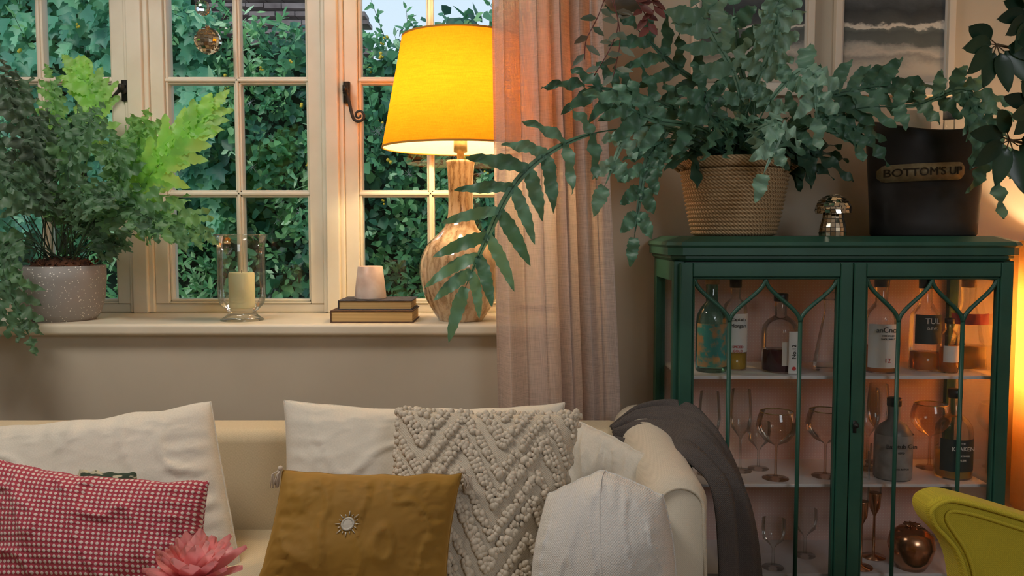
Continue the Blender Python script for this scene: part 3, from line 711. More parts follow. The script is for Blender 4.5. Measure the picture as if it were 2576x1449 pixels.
bottle("teal embossed gin bottle with floral decoration on the upper shelf", 1789, 78, 690, z1, 2.16, "squat", aqua, None, cap=corkm, lab=(.06, .5, aqlab, 1.3))
bottle("spiced rum bottle with white label on the upper shelf", 1848, 60, 700, z1, 2.19, "box", clear, rumL, .18, lab=(.2, .62, paper, 1.2), txt=[("Captain", .012, .56, 0), ("Morgan", .013, .49, 0), ("SPICED", .009, .26, 2), ("GOLD", .009, .215, 2)])
b3 = bottle("clear gin bottle half full of plum liquid with a hanging tag", 1962, 92, 738, z1, 2.16, "squat", clear, plumL, .28, lab=(.1, .4, paper, .2))
g = G(); tc_ = at(1998, 885, 2.105); g.box(tc_.x - .0135, tc_.x + .0135, 2.105, 2.1065, tc_.z - .055, tc_.z + .05)
o = g.make("paper_tag", paper, parent=b3, bevel=.003); 
g = G(); text_into(g, "No.12", .014, (tc_.x, 2.1035, tc_.z), 0, radians(90)); g.make("tag_lettering", inks[0], parent=o, smooth=False)
g = G(); g.lathe([(.0001, 0), (.005, 0)], (0, 0, 0), 12, 0)
for i in range(len(g.v)): p = g.v[i]; g.v[i] = Vector((tc_.x + p.x, 2.1035, tc_.z - .042 + p.y))
g.make("tag_seal", inks[2], parent=o, smooth=False)
bottle("clear tapered decanter on the upper shelf", 2085, 78, 735, z1, 2.18, "flare", clear, None, cap=clear)
bottle("whisky bottle with white and red label on the upper shelf", 2214, 84, 698, z1, 2.15, "tall", clear, whiskyL, .28, lab=(.06, .52, paper, 1.15), txt=[("anCnoc", .019, .46, 0), ("HIGHLAND", .006, .40, 0), ("SINGLE MALT", .006, .365, 0), ("12", .016, .14, 2)])
bottle("whiskey bottle with dark green label on the upper shelf", 2325, 74, 702, z1, 2.18, "tall", clear, whiskyL, .2, lab=(.3, .62, darkp, 1.1), txt=[("TUL", .021, .55, 1), ("D.E.W.", .009, .47, 1)])
bottle("small amber bottle on the upper shelf", 2386, 46, 800, z1, 2.14, "box", clear, whiskyL, .45, lab=(.2, .5, paper, 1.0))
b8 = bottle("clear bottle with red band and golden liquid on the shelf", 2432, 92, 700, z1, 2.21, "flare", clear, rumL, .25, cap=corkm, lab=(.5, .62, pinkp, 1.4))
greyl = noisy("parchment_label", (.22, .20, .19), (.34, .31, .29), 30, .8, 0)
bottle("grey paper-wrapped gin bottle on the middle shelf", 2246, 92, 1000, z2, 2.14, "squat", M("wrapped_glass", (.16, .15, .14), .4), None, lab=(.02, .56, greyl, 1.5), txt=[("Bathtub Gin", .016, .44, 0), ("ESTD", .007, .36, 0), ("SMALL BATCH", .006, .16, 0)], grp="bottles on the middle shelf")
bottle("dark rum bottle with black label on the middle shelf", 2398, 90, 978, z2, 2.15, "squat", clear, rumL, .3, lab=(.1, .46, darkp, 1.2), txt=[("THE", .006, .42, 1), ("KRAKEN", .015, .36, 1), ("BLACK SPICED", .0055, .28, 1), ("RUM", .008, .23, 1)], grp="bottles on the middle shelf")

def glass(name, label, prof, m, grp):
    t = thing(name, label, "glass", (0, 0, 0), grp); g = G(); g.lathe(prof, (0, 0, 0), 32); g.make("glass_body", m, parent=t); return t
hb_ = .172
balloon = glass("wine_glass", "amber-tinted gold-rimmed balloon glass on the middle shelf", [(1e-4, .002), (.033, 0), (.033, .0015), (.006, .005), (.0035, .012), (.0032, .08), (.005, .086), (.030, .098), (.046, .118), (.050, .135), (.047, .155), (.041, hb_)], amber, "stemmed glasses in the cabinet")
g = G(); g.lathe([(.041, hb_ - .002), (.0418, hb_), (.0405, hb_ + .0005), (.0400, hb_ - .002), (.041, hb_ - .002)], (0, 0, 0), 32); g.make("gold_rim", brass, parent=balloon)
flute = glass("wine_glass", "tall clear wine glass in the cabinet", [(1e-4, .002), (.030, 0), (.030, .0015), (.005, .005), (.003, .015), (.003, .085), (.006, .092), (.024, .115), (.029, .145), (.027, .185), (.024, .215)], clear, "stemmed glasses in the cabinet")
small = glass("wine_glass", "small clear cordial glass in the cabinet", [(1e-4, .002), (.027, 0), (.027, .0015), (.005, .005), (.0035, .01), (.0035, .05), (.008, .058), (.026, .075), (.030, .10), (.029, .125)], clear, "stemmed glasses in the cabinet")
def put(t, u, y, z, first=[]):
    x = xu(u, y, 1150)
    if t.name in first: return dup(t, (x, y, z))
    first.append(t.name); t.location = (x, y, z); return t
put(balloon, 1952, 2.13, z2); put(balloon, 2076, 2.15, z2); put(balloon, 2338, 2.23, z2); 
put(flute, 1783, 2.17, z2); put(flute, 1862, 2.20, z2); put(flute, 2182, 2.22, z2); put(flute, 2206, 2.28, z2)
put(small, 1908, 2.22, z2); put(small, 1950, 2.12, z3 + .0); put(small, 2030, 2.2, z3)
cop = M("copper", (.55, .28, .16), .2, 1)
cf = thing("champagne_flute", "clear champagne flute with copper base in the cabinet", "glass", (0, 0, 0), "copper flutes")
g = G(); g.lathe([(1e-4, .12), (.010, .125), (.015, .16), (.017, .22), (.015, .30)], (0, 0, 0), 24); g.make("glass_body", clear, parent=cf)
g = G(); g.lathe([(1e-4, 0), (.03, 0), (.03, .003), (.004, .008), (.003, .11), (.014, .135), (.016, .17), (.0162, .172), (1e-4, .172)], (0, 0, 0), 24); g.make("copper_cup", cop, parent=cf)
put(cf, 2172, 2.12, z3); put(cf, 2204, 2.19, z3)
pp = at(2292, 1395, 2.12); pr0 = pr(58, 2.12); pz = z3
pine = thing("pineapple_ornament", "copper pineapple-shaped ice container inside the cabinet", "ornament", (pp.x, 2.12, pz))
hgt = pp.z + pr0 * 1.3 - pz; g = G(); g.lathe([(1e-4, 0), (pr0 * .6, 0), (pr0 * .85, hgt * .25), (pr0, hgt * .55), (pr0 * .9, hgt * .8), (pr0 * .55, hgt * .95), (1e-4, hgt)], (pp.x, 2.12, pz), 40)
g.make("body", cop, parent=pine)
g = G()
for i in range(9):
    a = i * .7; b_ = Vector((pp.x, 2.12, pz + hgt - .005)); g.tube([b_, b_ + Vector((cos(a) * .012, sin(a) * .012, .008)), b_ + Vector((cos(a) * .022, sin(a) * .022, .010))], [.006, .005, .001], 6)
g.make("leaf_crown", cop, parent=pine)

# ---------------------------------------------------------------- on top of cabinet
bky = 2.17; bc = at(1845, 590, bky); bc.z = zt; k = pr(1, bky); bhh = zv(400, bky) - zt
bask = thing("basket_fern", "blue star fern in a woven rope basket on the cabinet", "potted plant", bc)
straw = M("seagrass_rope", (.50, .35, .19), .8); v = coord(straw, "UV", (55, 900, 1)); sv = nd(straw, "ShaderNodeSeparateXYZ"); lk(straw, v, sv.inputs[0])
wv = nd(straw, "ShaderNodeTexNoise"); wv.inputs["Scale"].default_value = 1.6; wv.inputs["Detail"].default_value = 3; lk(straw, v, wv.inputs["Vector"])
tw = math_(straw, "SINE", math_(straw, "ADD", math_(straw, "MULTIPLY", sv.outputs[0], 9.0), math_(straw, "MULTIPLY", sv.outputs[1], .9)))
tm = math_(straw, "ADD", math_(straw, "MULTIPLY", tw, .25), wv.outputs["Fac"])
lk(straw, ramp(straw, tm, [(.2, (.24, .135, .06)), (.5, (.56, .38, .20)), (.85, (.76, .57, .34))]), bs(straw).inputs["Base Color"]); bump(straw, tm, .8, .003)
g = G(); rb0, rt0 = 98 * k, 130 * k; nr_ = 16; prof = [(1e-4, 0), (rb0 * .95, 0)]
for i in range(nr_ * 6 + 1):
    q = i / (nr_ * 6); r = rb0 + (rt0 - rb0) * (q ** .8); prof.append((r + .0055 * abs(sin(pi * q * nr_)), .002 + q * bhh * .84))
prof += [(rt0 * 1.0, bhh * .85), (rt0 * 1.02, bhh * .9), (rt0 * 1.03, bhh * .97), (rt0 * 1.0, bhh), (rt0 * .95, bhh * .98), (rt0 * .93, bhh * .86), (1e-4, bhh * .86)]
g.lathe(prof, bc, 72)
for sg in (-1, 1):
    g.tube([bc + Vector((sg * (rt0 + .002), -.03, bhh * .86)), bc + Vector((sg * (rt0 + .022), -.02, bhh * .93)), bc + Vector((sg * (rt0 + .03), 0, bhh * .95)), bc + Vector((sg * (rt0 + .022), .02, bhh * .93)), bc + Vector((sg * (rt0 + .002), .03, bhh * .86))], .006, 8)
for i in range(60):
    a = RU(0, 6.28); p = bc + Vector((rt0 * 1.02 * cos(a), rt0 * 1.02 * sin(a), bhh * RU(.85, .98))); g.tube([p, p + rv() * .014], .0006, 4)
g.make("woven_basket", straw, parent=bask)
fernB = leafy("blue_star_leaf", [(0, (.028, .075, .048)), (.4, (.06, .16, .10)), (.7, (.15, .32, .22)), (1, (.30, .50, .39))], .25, .42)
g = G(); tb = bc + Vector((0, 0, bhh * .90))
def FB(pts, L, W, tone, n=6, up=(0, -1, .35), t0=.3, droop=.16, web=.008, lf=1.4, **k2):
    keys = [tb + Vector((RU(-.05, .05), RU(-.03, .03), 0))] + [at(*p) for p in pts]
    frond(g, keys, up, n, L * lf, W, t0, .10, .30, droop, tone, segs=14, web=web, **k2)
one = lambda q: .6 + .4 * sin(pi * min(1, .15 + .7 * q))
FB([(1680, 330, 2.05), (1520, 330, 1.97), (1390, 378, 1.92), (1290, 470, 1.90), (1215, 620, 1.90), (1170, 725, 1.90)], .108, .031, .55, 9, (0.1, -1, .2), .37, .10, prof=one, lean=.3, lf=1.15)
FB([(1960, 330, 2.08), (2060, 250, 2.06), (2160, 225, 2.05), (2245, 212, 2.05)], .080, .036, .45, 6, (0, -1, .3), .35, prof=one)
FB([(2000, 340, 2.1), (2150, 275, 2.04), (2300, 265, 2.0), (2420, 225, 1.98), (2470, 290, 1.97), (2505, 455, 1.97)], .062, .034, .55, 10, (0, -1, .4), .45, prof=one, lf=1.3)
FB([(1860, 230, 2.1), (1800, 100, 2.06), (1750, 10, 2.04)], .075, .042, .85, 5, prof=one)
FB([(1900, 220, 2.1), (1945, 110, 2.04), (1960, 0, 2.0)], .050, .045, .98, 6, prof=one)
FB([(1880, 260, 2.15), (1860, 150, 2.15), (1845, 10, 2.14)], .060, .040, .6, 5, prof=one)
FB([(1780, 240, 2.12), (1690, 160, 2.1), (1600, 70, 2.1)], .075, .034, .25, 5, prof=one)
FB([(1940, 250, 2.05), (2040, 170, 2.0), (2055, 300, 1.97)], .045, .040, .88, 5, prof=one)
FB([(1740, 300, 2.08), (1600, 240, 2.05), (1470, 215, 2.04)], .075, .035, .35, 6, prof=one)
FB([(1720, 330, 2.05), (1590, 330, 2.0), (1520, 470, 1.96)], .045, .040, .88, 5, prof=one)
FB([(1700, 360, 2.02), (1630, 400, 1.97), (1595, 600, 1.95)], .040, .034, .5, 7, prof=one)
FB([(1900, 330, 2.02), (1965, 320, 1.95), (1920, 440, 1.93)], .038, .040, .95, 4, prof=one)
FB([(2020, 320, 2.08), (2110, 290, 2.05), (2180, 350, 2.05)], .055, .035, .5, 5, prof=one)
FB([(1780, 330, 2.02), (1640, 300, 1.98), (1560, 260, 1.97)], .070, .036, .6, 5, prof=one)
FB([(1830, 340, 2.0), (1790, 290, 1.95), (1770, 230, 1.95)], .06, .036, .35, 4, prof=one)
for i in range(10):
    a = RU(-1.35, 1.35); l = RU(.10, .18); s0 = tb + Vector((RU(-.08, .08), RU(-.08, .05), 0)); d = Vector((sin(a), RU(-.4, .15), cos(a) * .62)); e = s0 + d * l + Vector((0, -.02, -.01))
    e.y = min(e.y, 2.28)
    frond(g, [s0, s0 + d * l * .55 + Vector((0, 0, .03)), e], (RU(-.3, .3), -1, .5), 4, RU(.08, .11), .034, .3, .10, .30, .2, RU(.0, .6), segs=12, prof=one, web=.006)
for i in range(40):
    a = RU(-1.3, 1.3); s0 = tb + Vector((RU(-.08, .08), RU(-.07, .05), 0)); d = Vector((sin(a), RU(-.4, .1), cos(a) * .9)); g.tube([s0, s0 + d * .07 + Vector((0, 0, .01)), s0 + d * .16], [.0016, .0013, .0008], 5, tone=.15)
g.make("foliage", fernB, parent=bask)

# ice bucket
iy = 2.17; ic = at(2322, 587, iy); ic.z = zt; k = pr(1, iy); ihh = zv(325, iy) - zt
buck = thing("ice_bucket", "dark metal champagne bucket with brass plaque on the cabinet", "ice bucket", ic)
gunm = noisy("gunmetal", (.036, .034, .035), (.065, .061, .060), 5, .45, .12, .002, metal=.4)
def rim(r, z, a): return r, z + (max(0, (z / ihh)) ** 3) * .014 * cos(2 * a)
sy_ = .62
g = G(); g.lathe([(1e-4, 0), (126 * k, 0), (130 * k, .004)] + [((130 + 18 * (i / 8) ** 1.2) * k, ihh * i / 8) for i in range(1, 9)] + [(146 * k, ihh + .003), (143 * k, ihh), (128 * k, .03), (1e-4, .03)], ic, 72, 0, 1, sy_, rim)
g.make("bucket_body", gunm, parent=buck)
pl = at(2331, 432, 2.08); 
def rr_(x, z):
    q = (x - ic.x) / ((130 + 18 * max(0, (z - zt) / ihh) ** 1.2) * k)
    return ic.y - sy_ * (130 + 18 * max(0, (z - zt) / ihh) ** 1.2) * k * sqrt(max(1e-5, 1 - q * q))
g = G(); nseg = 24; W_ = pr(98, 2.08); Hh = pr(22, 2.08); V = []; tl = .035
for i in range(nseg + 1):
    q = -1 + 2 * i / nseg; hh2 = Hh * (1 if abs(q) < .9 else 1 - (abs(q) - .9) * 6)
    for s_ in (-1, 1):
        x = pl.x + q * W_; z = pl.z + s_ * hh2 + q * W_ * tl; V.append((x, rr_(x, z) - .003, z))
g.add(V, [(2 * i, 2 * i + 2, 2 * i + 3, 2 * i + 1) for i in range(nseg)])
pq = g.make("plaque", noisy("plaque_brass", (.28, .22, .13), (.44, .36, .22), 60, .5, .2, .0006, metal=.35), parent=buck, solid=.002)
g = G(); text_into(g, "BOTTOM'S UP", .0275, (pl.x, 0, pl.z), 0, tl, .0012, 1.0)
for i, p in enumerate(g.v): g.v[i] = Vector((p.x, rr_(p.x, p.z) - .0055 + p.y, p.z))
g.make("lettering", M("dark_brass", (.045, .03, .015), .5, .2), parent=pq, smooth=False)
c = at(2300, 340, 2.19); g = G(); zf = zt + .032; cc_ = Vector((c.x, 2.19, zf)); ht_ = zv(280, 2.19) - zf
g.lathe([(1e-4, 0), (.038, 0), (.038, ht_ - .002), (.036, ht_), (1e-4, ht_ - .003)], cc_, 32)
tag(g.make("paper_roll", paper, origin=cc_), "white printed cylinder standing inside the champagne bucket", "container")
c = Vector((xu(2388, 2.17, 300), 2.17, zf)); ht_ = zv(250, 2.17) - zf
bt = thing("bottle", "clear bottle standing inside the champagne bucket", "bottle", c); g = G(); g.lathe([(1e-4, 0), (.034, 0), (.034, ht_ * .55), (.014, ht_ * .75), (.013, ht_)], c, 28); g.make("glass_body", clear, parent=bt)
g = G(); g.lathe([(1e-4, ht_ - .05), (.0145, ht_ - .05), (.0145, ht_ + .004), (1e-4, ht_ + .005)], c, 20); g.make("cap", M("silver_cap", (.6, .58, .55), .3, .6), parent=bt)

# mirror mushroom
my = 2.10; mc = at(2095, 587, my); mc.z = zt; k = pr(1, my)
mu = thing("mirror_mushroom", "mushroom ornament covered in small mirror tiles on the cabinet", "ornament", mc)
zcap = zv(528, my) - zt
g = G(); mirror_ball(g, mc + Vector((0, 0, zcap)), 44 * k, 22, 14, 0, True, .88); g.lathe([(44 * k, zcap), (20 * k, zcap - .004)], mc, 28, 1); g.make("cap", [mirr, grout], parent=mu, smooth=False)
g = G(); pf = [(33 * k, 0), (34 * k, .012), (32 * k, .025), (27 * k, .042), (24 * k, zcap)]
g.lathe([(1e-4, 0)] + [(a * .97, b) for a, b in pf], mc, 28, 1)
rows = 6
for i in range(rows):
    za = zcap * (i + .08) / rows; zb2_ = zcap * (i + .92) / rows
    def rad(z):
        for (a0, b0), (a1, b1) in zip(pf, pf[1:]):
            if z <= b1: return a0 + (a1 - a0) * (z - b0) / (b1 - b0)
        return pf[-1][0]
    for j in range(18):
        a0 = 2 * pi * (j + .07) / 18; a1 = 2 * pi * (j + .93) / 18; jt = RU(-.0006, .0006); V = []
        for z_, a_ in ((za, a0), (za, a1), (zb2_, a1), (zb2_, a0)):
            r = rad(z_) + jt * (1 if z_ == za else -1); V.append((mc.x + r * cos(a_), mc.y + r * sin(a_), mc.z + z_))
        g.add(V, [(0, 1, 2, 3)])
g.make("stem", [mirr, grout], parent=mu, smooth=False)

# ---------------------------------------------------------------- hanging inch plant
hp_ = at(1575, -60, 1.95)
hang = thing("hanging_plant", "trailing inch plant in a grey hanging pot near the curtain", "potted plant", (hp_.x, 1.95, zv(22, 1.95)))
hb = WL[hang.name]; k = pr(1, 1.95)
g = G(); g.lathe([(1e-4, 0), (38 * k, .0), (62 * k, .03), (80 * k, .09), (82 * k, .13), (78 * k, .13), (1e-4, .11)], hb, 40); g.make("pot", noisy("grey_ceramic", (.16, .15, .15), (.22, .21, .2), 20, .5), parent=hang)
g = G()
for a in (0, 2.1, 4.2): g.tube([hb + Vector((78 * k * cos(a), 78 * k * sin(a), .13)), hb + Vector((0, 0, .8)), (hb.x, hb.y, 2.6)], .0012, 5)
g.make("cord", M("jute", (.3, .22, .12), .9), parent=hang)
inch = leafy("inch_plant_leaf", [(0, (.10, .03, .025)), (.3, (.20, .06, .05)), (.5, (.05, .08, .05)), (1, (.22, .28, .22))], .2)
g = G()
for pts in ([(1540, 0), (1555, 60), (1535, 120), (1495, 190)], [(1545, 0), (1560, 90), (1550, 160), (1540, 200)], [(1520, 0), (1500, 50), (1475, 100), (1470, 150)], [(1600, 0), (1625, 40), (1635, 75)], [(1620, -20), (1640, 0), (1650, 30)]):
    P_ = catmull([at(u, v_, 1.95 - .085) for u, v_ in pts], 20); g.tube(P_, .0012, 5, tone=.2)
    for i in range(3, 21, 3):
        sd = 1 if i % 2 else -1
        leaf(g, P_[i], Vector((sd * RU(.5, 1), RU(-.5, 0), RU(-.9, .1))), Vector((RU(-.4, .4), -1, .3)), RU(.03, .042), RU(.014, .018), RU(0, .25) if pts[0][0] > 1570 else RU(.45, 1))
g.make("vines", inch, parent=hang)

# ---------------------------------------------------------------- umbrella plant
up_ = thing("umbrella_plant", "dark green umbrella plant in a pot beside the cabinet", "potted plant", (1.36, 1.74, 0))
g = G(); g.lathe([(1e-4, 0), (.10, 0), (.13, .22), (.135, .24), (.12, .24), (1e-4, .21)], (1.36, 1.74, 0), 40); g.make("pot", M("white_pot", (.6, .58, .54), .4), parent=up_)
dkleaf = leafy("umbrella_leaf", [(0, (.010, .035, .022)), (1, (.03, .08, .042))], .12, .3)
g = G(); stm = M("stem_bark", (.12, .08, .04), .8); gs = G()
gs.tube(catmull([(1.36, 1.74, .2), (1.35, 1.75, .8), (1.37, 1.74, 1.55)], 16), .009, 8)
def cluster(c, n, L, base, a0, a1):
    gs.tube(catmull([base, base.lerp(c, .5) + Vector((0, 0, .03)), c], 12), .0028, 6)
    for i in range(n):
        a = a0 + (a1 - a0) * i / (n - 1); d = Vector((cos(a), -.30 + RU(-.15, .15), sin(a))); d.normalize()
        l = L * RU(.85, 1.1); p0 = c + d * .02; gs.tube([c, p0], .0013, 5)
        w = d.cross(Vector((RU(-.4, .4), 1, .15))).normalized(); V = []; n_ = 8; nn2 = d.cross(w)
        for q in range(n_ + 1):
            t = q / n_; hw = w * L * .24 * sin(pi * min(.999, t ** .8)) ** .7; cc = p0 + d * l * t + Vector((0, 0, -.18 * l * t * t)); V += [cc - hw + nn2 * .004, cc, cc + hw + nn2 * .004]
        g.add(V, [f for q in range(n_) for f in ((q * 3, q * 3 + 1, q * 3 + 4, q * 3 + 3), (q * 3 + 1, q * 3 + 2, q * 3 + 5, q * 3 + 4))], 0, tone=R())
B = lambda z: Vector((1.36, 1.74, z))
cluster(at(2508, 112, 1.78), 7, .078, B(1.42), 2.6, 6.0)
cluster(at(2540, 352, 1.76), 7, .080, B(1.24), 2.2, 6.3)
cluster(at(2600, 40, 1.78), 7, .07, B(1.45), 2.2, 5.0); cluster(at(2610, 280, 1.75), 7, .07, B(1.27), 2.2, 5.2)
g.make("leaves", dkleaf, parent=up_); gs.make("stem", stm, parent=up_)

# ---------------------------------------------------------------- column lamp
tl_ = Vector((1.475, 2.19, 0)); pap = thing("floor_lamp", "glowing warm column floor lamp standing beside the cabinet", "lamp", tl_)
g = G(); g.lathe([(1e-4, 0), (.14, 0), (.14, .02), (.012, .03), (.012, .58), (1e-4, .58)], tl_, 32); g.make("base", iron, parent=pap)
zl0 = zv(1285, 2.19); zl1 = zv(606, 2.19)
g = G(); g.lathe([(.15, zl0), (.15, zl1), (.148, zl1), (.148, zl0), (.15, zl0)], tl_, 48); 
for a in (0, 2.1, 4.2): g.tube([tl_ + Vector((0, 0, zl0 + .01)), tl_ + Vector((.148 * cos(a), .148 * sin(a), zl0 + .01))], .003, 6)
g.make("lamp_shade", sheer("paper_shade", (.95, .70, .36), .6, 0, c2=(.9, .62, .28)), parent=pap)
zm = zv(900, 2.19)
g = G(); g.tube([tl_ + Vector((0, 0, .57)), tl_ + Vector((0, 0, zm - .02))], .006, 8, 1); g.ball((tl_.x, tl_.y, zm), .03, 0, 16, 10); g.make("bulb", [emis("warm_bulb_b", (1, .7, .35), 12), iron], parent=pap)
light("floor_lamp_light", "POINT", (tl_.x, tl_.y - .0, zm + .08), 17, (1, .70, .38), shadow_soft_size=.035)

# ---------------------------------------------------------------- sofa
sofam = fabric("cream_sofa_linen", (.66, .55, .37), (.56, .46, .30), .0035, "Object")
armm = fabric("pale_arm_linen", (.72, .65, .53), (.62, .56, .45), .0035, "Object")
sofa = thing("sofa", "cream linen upholstered sofa with cushions below the window", "sofa", (-.7, 1.7, 0))
SX0, SX1 = -1.75, .372
def rbox(nm, x0, x1, y0, y1, z0, z1, m, par, bv, seg=6):
    g = G(); g.box(x0, x1, y0, y1, z0, z1); return g.make(nm, m, parent=par, bevel=bv, bseg=seg)
zbk = zv(1079, 2.0); zseat = CZ - .69
rbox("backrest", SX0 + .1, SX1 - .1, 1.98, 2.12, .12, zbk, sofam, sofa, .03)
rbox("seat_base", SX0 + .1, SX1 - .1, 1.22, 2.0, .12, zseat - .14, sofam, sofa, .02)
for a, b in ((SX0 + .1, -.70), (-.70, SX1 - .1)): rbox("seat_cushion", a + .003, b - .003, 1.2, 1.975, zseat - .14, zseat, sofam, sofa, .035)
def arm(x0, x1):
    g = G(); xm = (x0 + x1) / 2
    n = 14; w = (x1 - x0) / 2; V = []; rows = 14
    prof2 = [(xm + w * cos(pi - pi * i / n), w * .95 * sin(pi * i / n)) for i in range(n + 1)]
    for j in range(rows + 1):
        q = j / rows; y = 1.56 + (2.12 - 1.56) * q; zt2 = zarm + .03 * sin(q * pi * .5)
        e = 1 - max(0, (.06 - q) / .06) ** 2 * .25
        ring = [(x0, .12)] + [(x0, .3)] + [(xm + (a - xm) * e, zt2 - w * .95 + b * e) for a, b in prof2] + [(x1, .3), (x1, .12)]
        V += [(a, y, z) for a, z in ring]
        if j == 0: r0_ = ring
    m = len(ring); Fc = [(j * m + i, j * m + i + 1, (j + 1) * m + i + 1, (j + 1) * m + i) for j in range(rows) for i in range(m - 1)] + [tuple(range(m))[::-1], tuple(rows * m + i for i in range(m))]
    g.add(V, Fc)
    g.tube([Vector((p[0], 1.560, p[1] + .001)) for p in r0_[1:-1]], .0035, 8)
    return g.make("armrest", armm, parent=sofa)
zarm = zv(1195, 1.60)
arm(.255, SX1); arm(SX0, SX0 + .11)
fw = M("dark_wood", (.06, .03, .015), .4)
for x in (SX0 + .15, SX1 - .13):
    for y in (1.28, 2.02):
        g = G(); g.lathe([(1e-4, 0), (.018, 0), (.028, .12), (1e-4, .12)], (x, y, 0), 16); g.make("foot", fw, parent=sofa)

# ---------------------------------------------------------------- cushions
class Cush:
    def __init__(s, cor, T, pinch=.05, wr=.006, seed=0, rnd=0, p=.42, sag=0):
        s.c = [at(*c) if not isinstance(c, Vector) else c for c in cor]; s.T = T; s.pinch = pinch; s.wr = wr; s.seed = seed; s.p = p; s.sag = sag; s.rnd = rnd
        tl, tr, br, bl = s.c; s.W = ((tr - tl).length + (br - bl).length) / 2; s.H = ((tl - bl).length + (tr - br).length) / 2
        s.N = ((br - tl).cross(tr - bl)).normalized()
        if s.N.y > 0: s.N = -s.N
    def P(s, a, b, side=1, off=0):
        a = max(-1.0, min(1.0, a)); b = max(-1.0, min(1.0, b))
        a2 = a * (1 - s.pinch * (1 - b * b)); b2 = b * (1 - s.pinch * (1 - a * a))
        a2, b2 = a2 * (1 - s.rnd * b * b * .3), b2 * (1 - s.rnd * a * a * .3)
        if b > 0: b2 -= s.sag * ((1 - a * a) if s.sag > 0 else (1 - abs(a)) ** 1.2) * b
        tl, tr, br, bl = s.c; u = (a2 + 1) / 2; v = (b2 + 1) / 2
        p = (bl * (1 - u) + br * u) * (1 - v) + (tl * (1 - u) + tr * u) * v
        e = max(0, (1 - a * a) * (1 - b * b)); h = s.T / 2 * e ** s.p
        nz = noise.noise(Vector((a * 1.6 + s.seed, b * 1.6, s.seed)))
        # sharp folds radiating from corners and edges
        rr = abs(noise.noise(Vector((a * 2.6 + s.seed * 2, b * 1.2 + a * 1.0, 5 + side))))
        rid = max(0, 1 - rr * 9)
        rr2 = abs(noise.noise(Vector((a * 6 + b * 2 + s.seed, b * 5 - a * 2, 15 + side)))); rid2 = max(0, 1 - rr2 * 7)
        edg = max(abs(a), abs(b)) ** 3
        fr = sin(a * 34 + s.seed + 3 * noise.noise(Vector((a * 3, b * 3, s.seed)))) * max(0, abs(b) - .55) * 1.3 + sin(b * 30 + s.seed) * max(0, abs(a) - .6) * 1.3
        h += s.wr * (nz + .55 * rid + .30 * rid2 * (.3 + edg) + .5 * fr) * min(1, e * 3)
        edge = .006 * noise.noise(Vector((a * 4, b * 4, s.seed)))
        return p + s.N * side * (h + off) + Vector((0, 0, edge * (1 - min(1, e * 4))))
    def build(s, name, mat, label=None, parent=None, n=84, pip=None, cat="cushion", grp="scatter cushions on the sofa", seam=False):
        g = G(); q = [sin(pi / 2 * (-1 + 2 * i / n)) for i in range(n + 1)]
        for side in (1, -1):
            V = []; uv = []
            for b in q:
                for a in q: V.append(s.P(a, b, side)); uv.append((a * s.W / 2, b * s.H / 2))
            m = n + 1; g.add(V, [(j * m + i, j * m + i + 1, (j + 1) * m + i + 1, (j + 1) * m + i) for j in range(n) for i in range(n)], 0, uv)
        if pip:
            e = [(x, 1) for x in q] + [(1, -x) for x in q[1:]] + [(-x, -1) for x in q[1:]] + [(-1, x) for x in q[1:]]
            g.tube([s.P(a, b) for a, b in e], pip, 6, 0)
        if seam: g.tube([s.P(0 + .09 * (1 - b), b, 1, -.0006) for b in q[::-1]], .0015, 6, 0)
        cen = (s.c[2] + s.c[3]) / 2
        if parent: return g.make(name, mat, parent=parent)
        o = g.make(name, mat, origin=cen); tag(o, label, cat, grp); return o
whitel = fabric("white_cushion_linen", (.74, .69, .60), (.62, .575, .49), .0028)
bluew = fabric("pale_woven_cotton", (.76, .74, .71), (.60, .59, .57), .004, bstr=.8)
Cush([(-110, 1075, 1.84), (537, 1006, 1.86), (618, 1445, 1.74), (-110, 1500, 1.72)], .20, .035, .015, 1, sag=.05, rnd=.08).build("cushion", whitel, "large cream linen back cushion leaning on the sofa", pip=.0022)
Cush([(715, 1008, 1.86), (1420, 1014, 1.90), (1400, 1460, 1.76), (700, 1460, 1.74)], .17, .04, .015, 4, sag=.06).build("cushion", whitel, "wide cream linen back cushion behind the tufted cushion", pip=.0022)
Cush([(1432, 1046, 1.90), (1640, 1150, 1.74), (1680, 1560, 1.66), (1430, 1500, 1.82)], .10, .0, .014, 9, p=.38, rnd=.1).build("cushion", whitel, "cream linen cushion leaning into the sofa arm", pip=.0022)
Cush([(1372, 1228, 1.56), (1676, 1232, 1.50), (1702, 1600, 1.45), (1332, 1600, 1.49)], .24, -.05, .009, 6, p=.42, rnd=.24, sag=-.20).build("cushion", bluew, "plump pale woven cotton cushion against the sofa arm", pip=.0022, seam=True)
tuf = Cush([(1005, 1030, 1.71), (1455, 1042, 1.73), (1370, 1570, 1.57), (960, 1540, 1.55)], .13, .03, .006, 12)
cr_ = fabric("cream_canvas", (.62, .55, .44), (.50, .43, .34), .005, bstr=.8)
tt = thing("cushion", "cream tufted cushion with bobbled zigzag rows on the sofa", "cushion", (tuf.c[2] + tuf.c[3]) / 2, "scatter cushions on the sofa")
tuf.build("cushion_cover", cr_, parent=tt, pip=.003)
g = G()
def blob(c, r): g.ball(c, r, 0, 6, 5, (RU(.85, 1.15), 1, RU(.9, 1.3)))
rows_ = 7
for rI in range(-1, rows_ + 2):
    for ln in (0, .034, .068):
        if ln == .068 and rI % 2: continue
        s_ = -1.0
        while s_ <= 1.0:
            tri = abs(((s_ * 1.1 + .3) % 1) * 2 - 1); b = -1.2 + rI * .30 + tri * .62 + ln * 1.7
            if -1 <= b <= 1 and R() > .05:
                p = tuf.P(s_ + RU(-.008, .008), b + RU(-.014, .014), 1, .004); blob(p, RU(.0046, .0072))
            s_ += .030
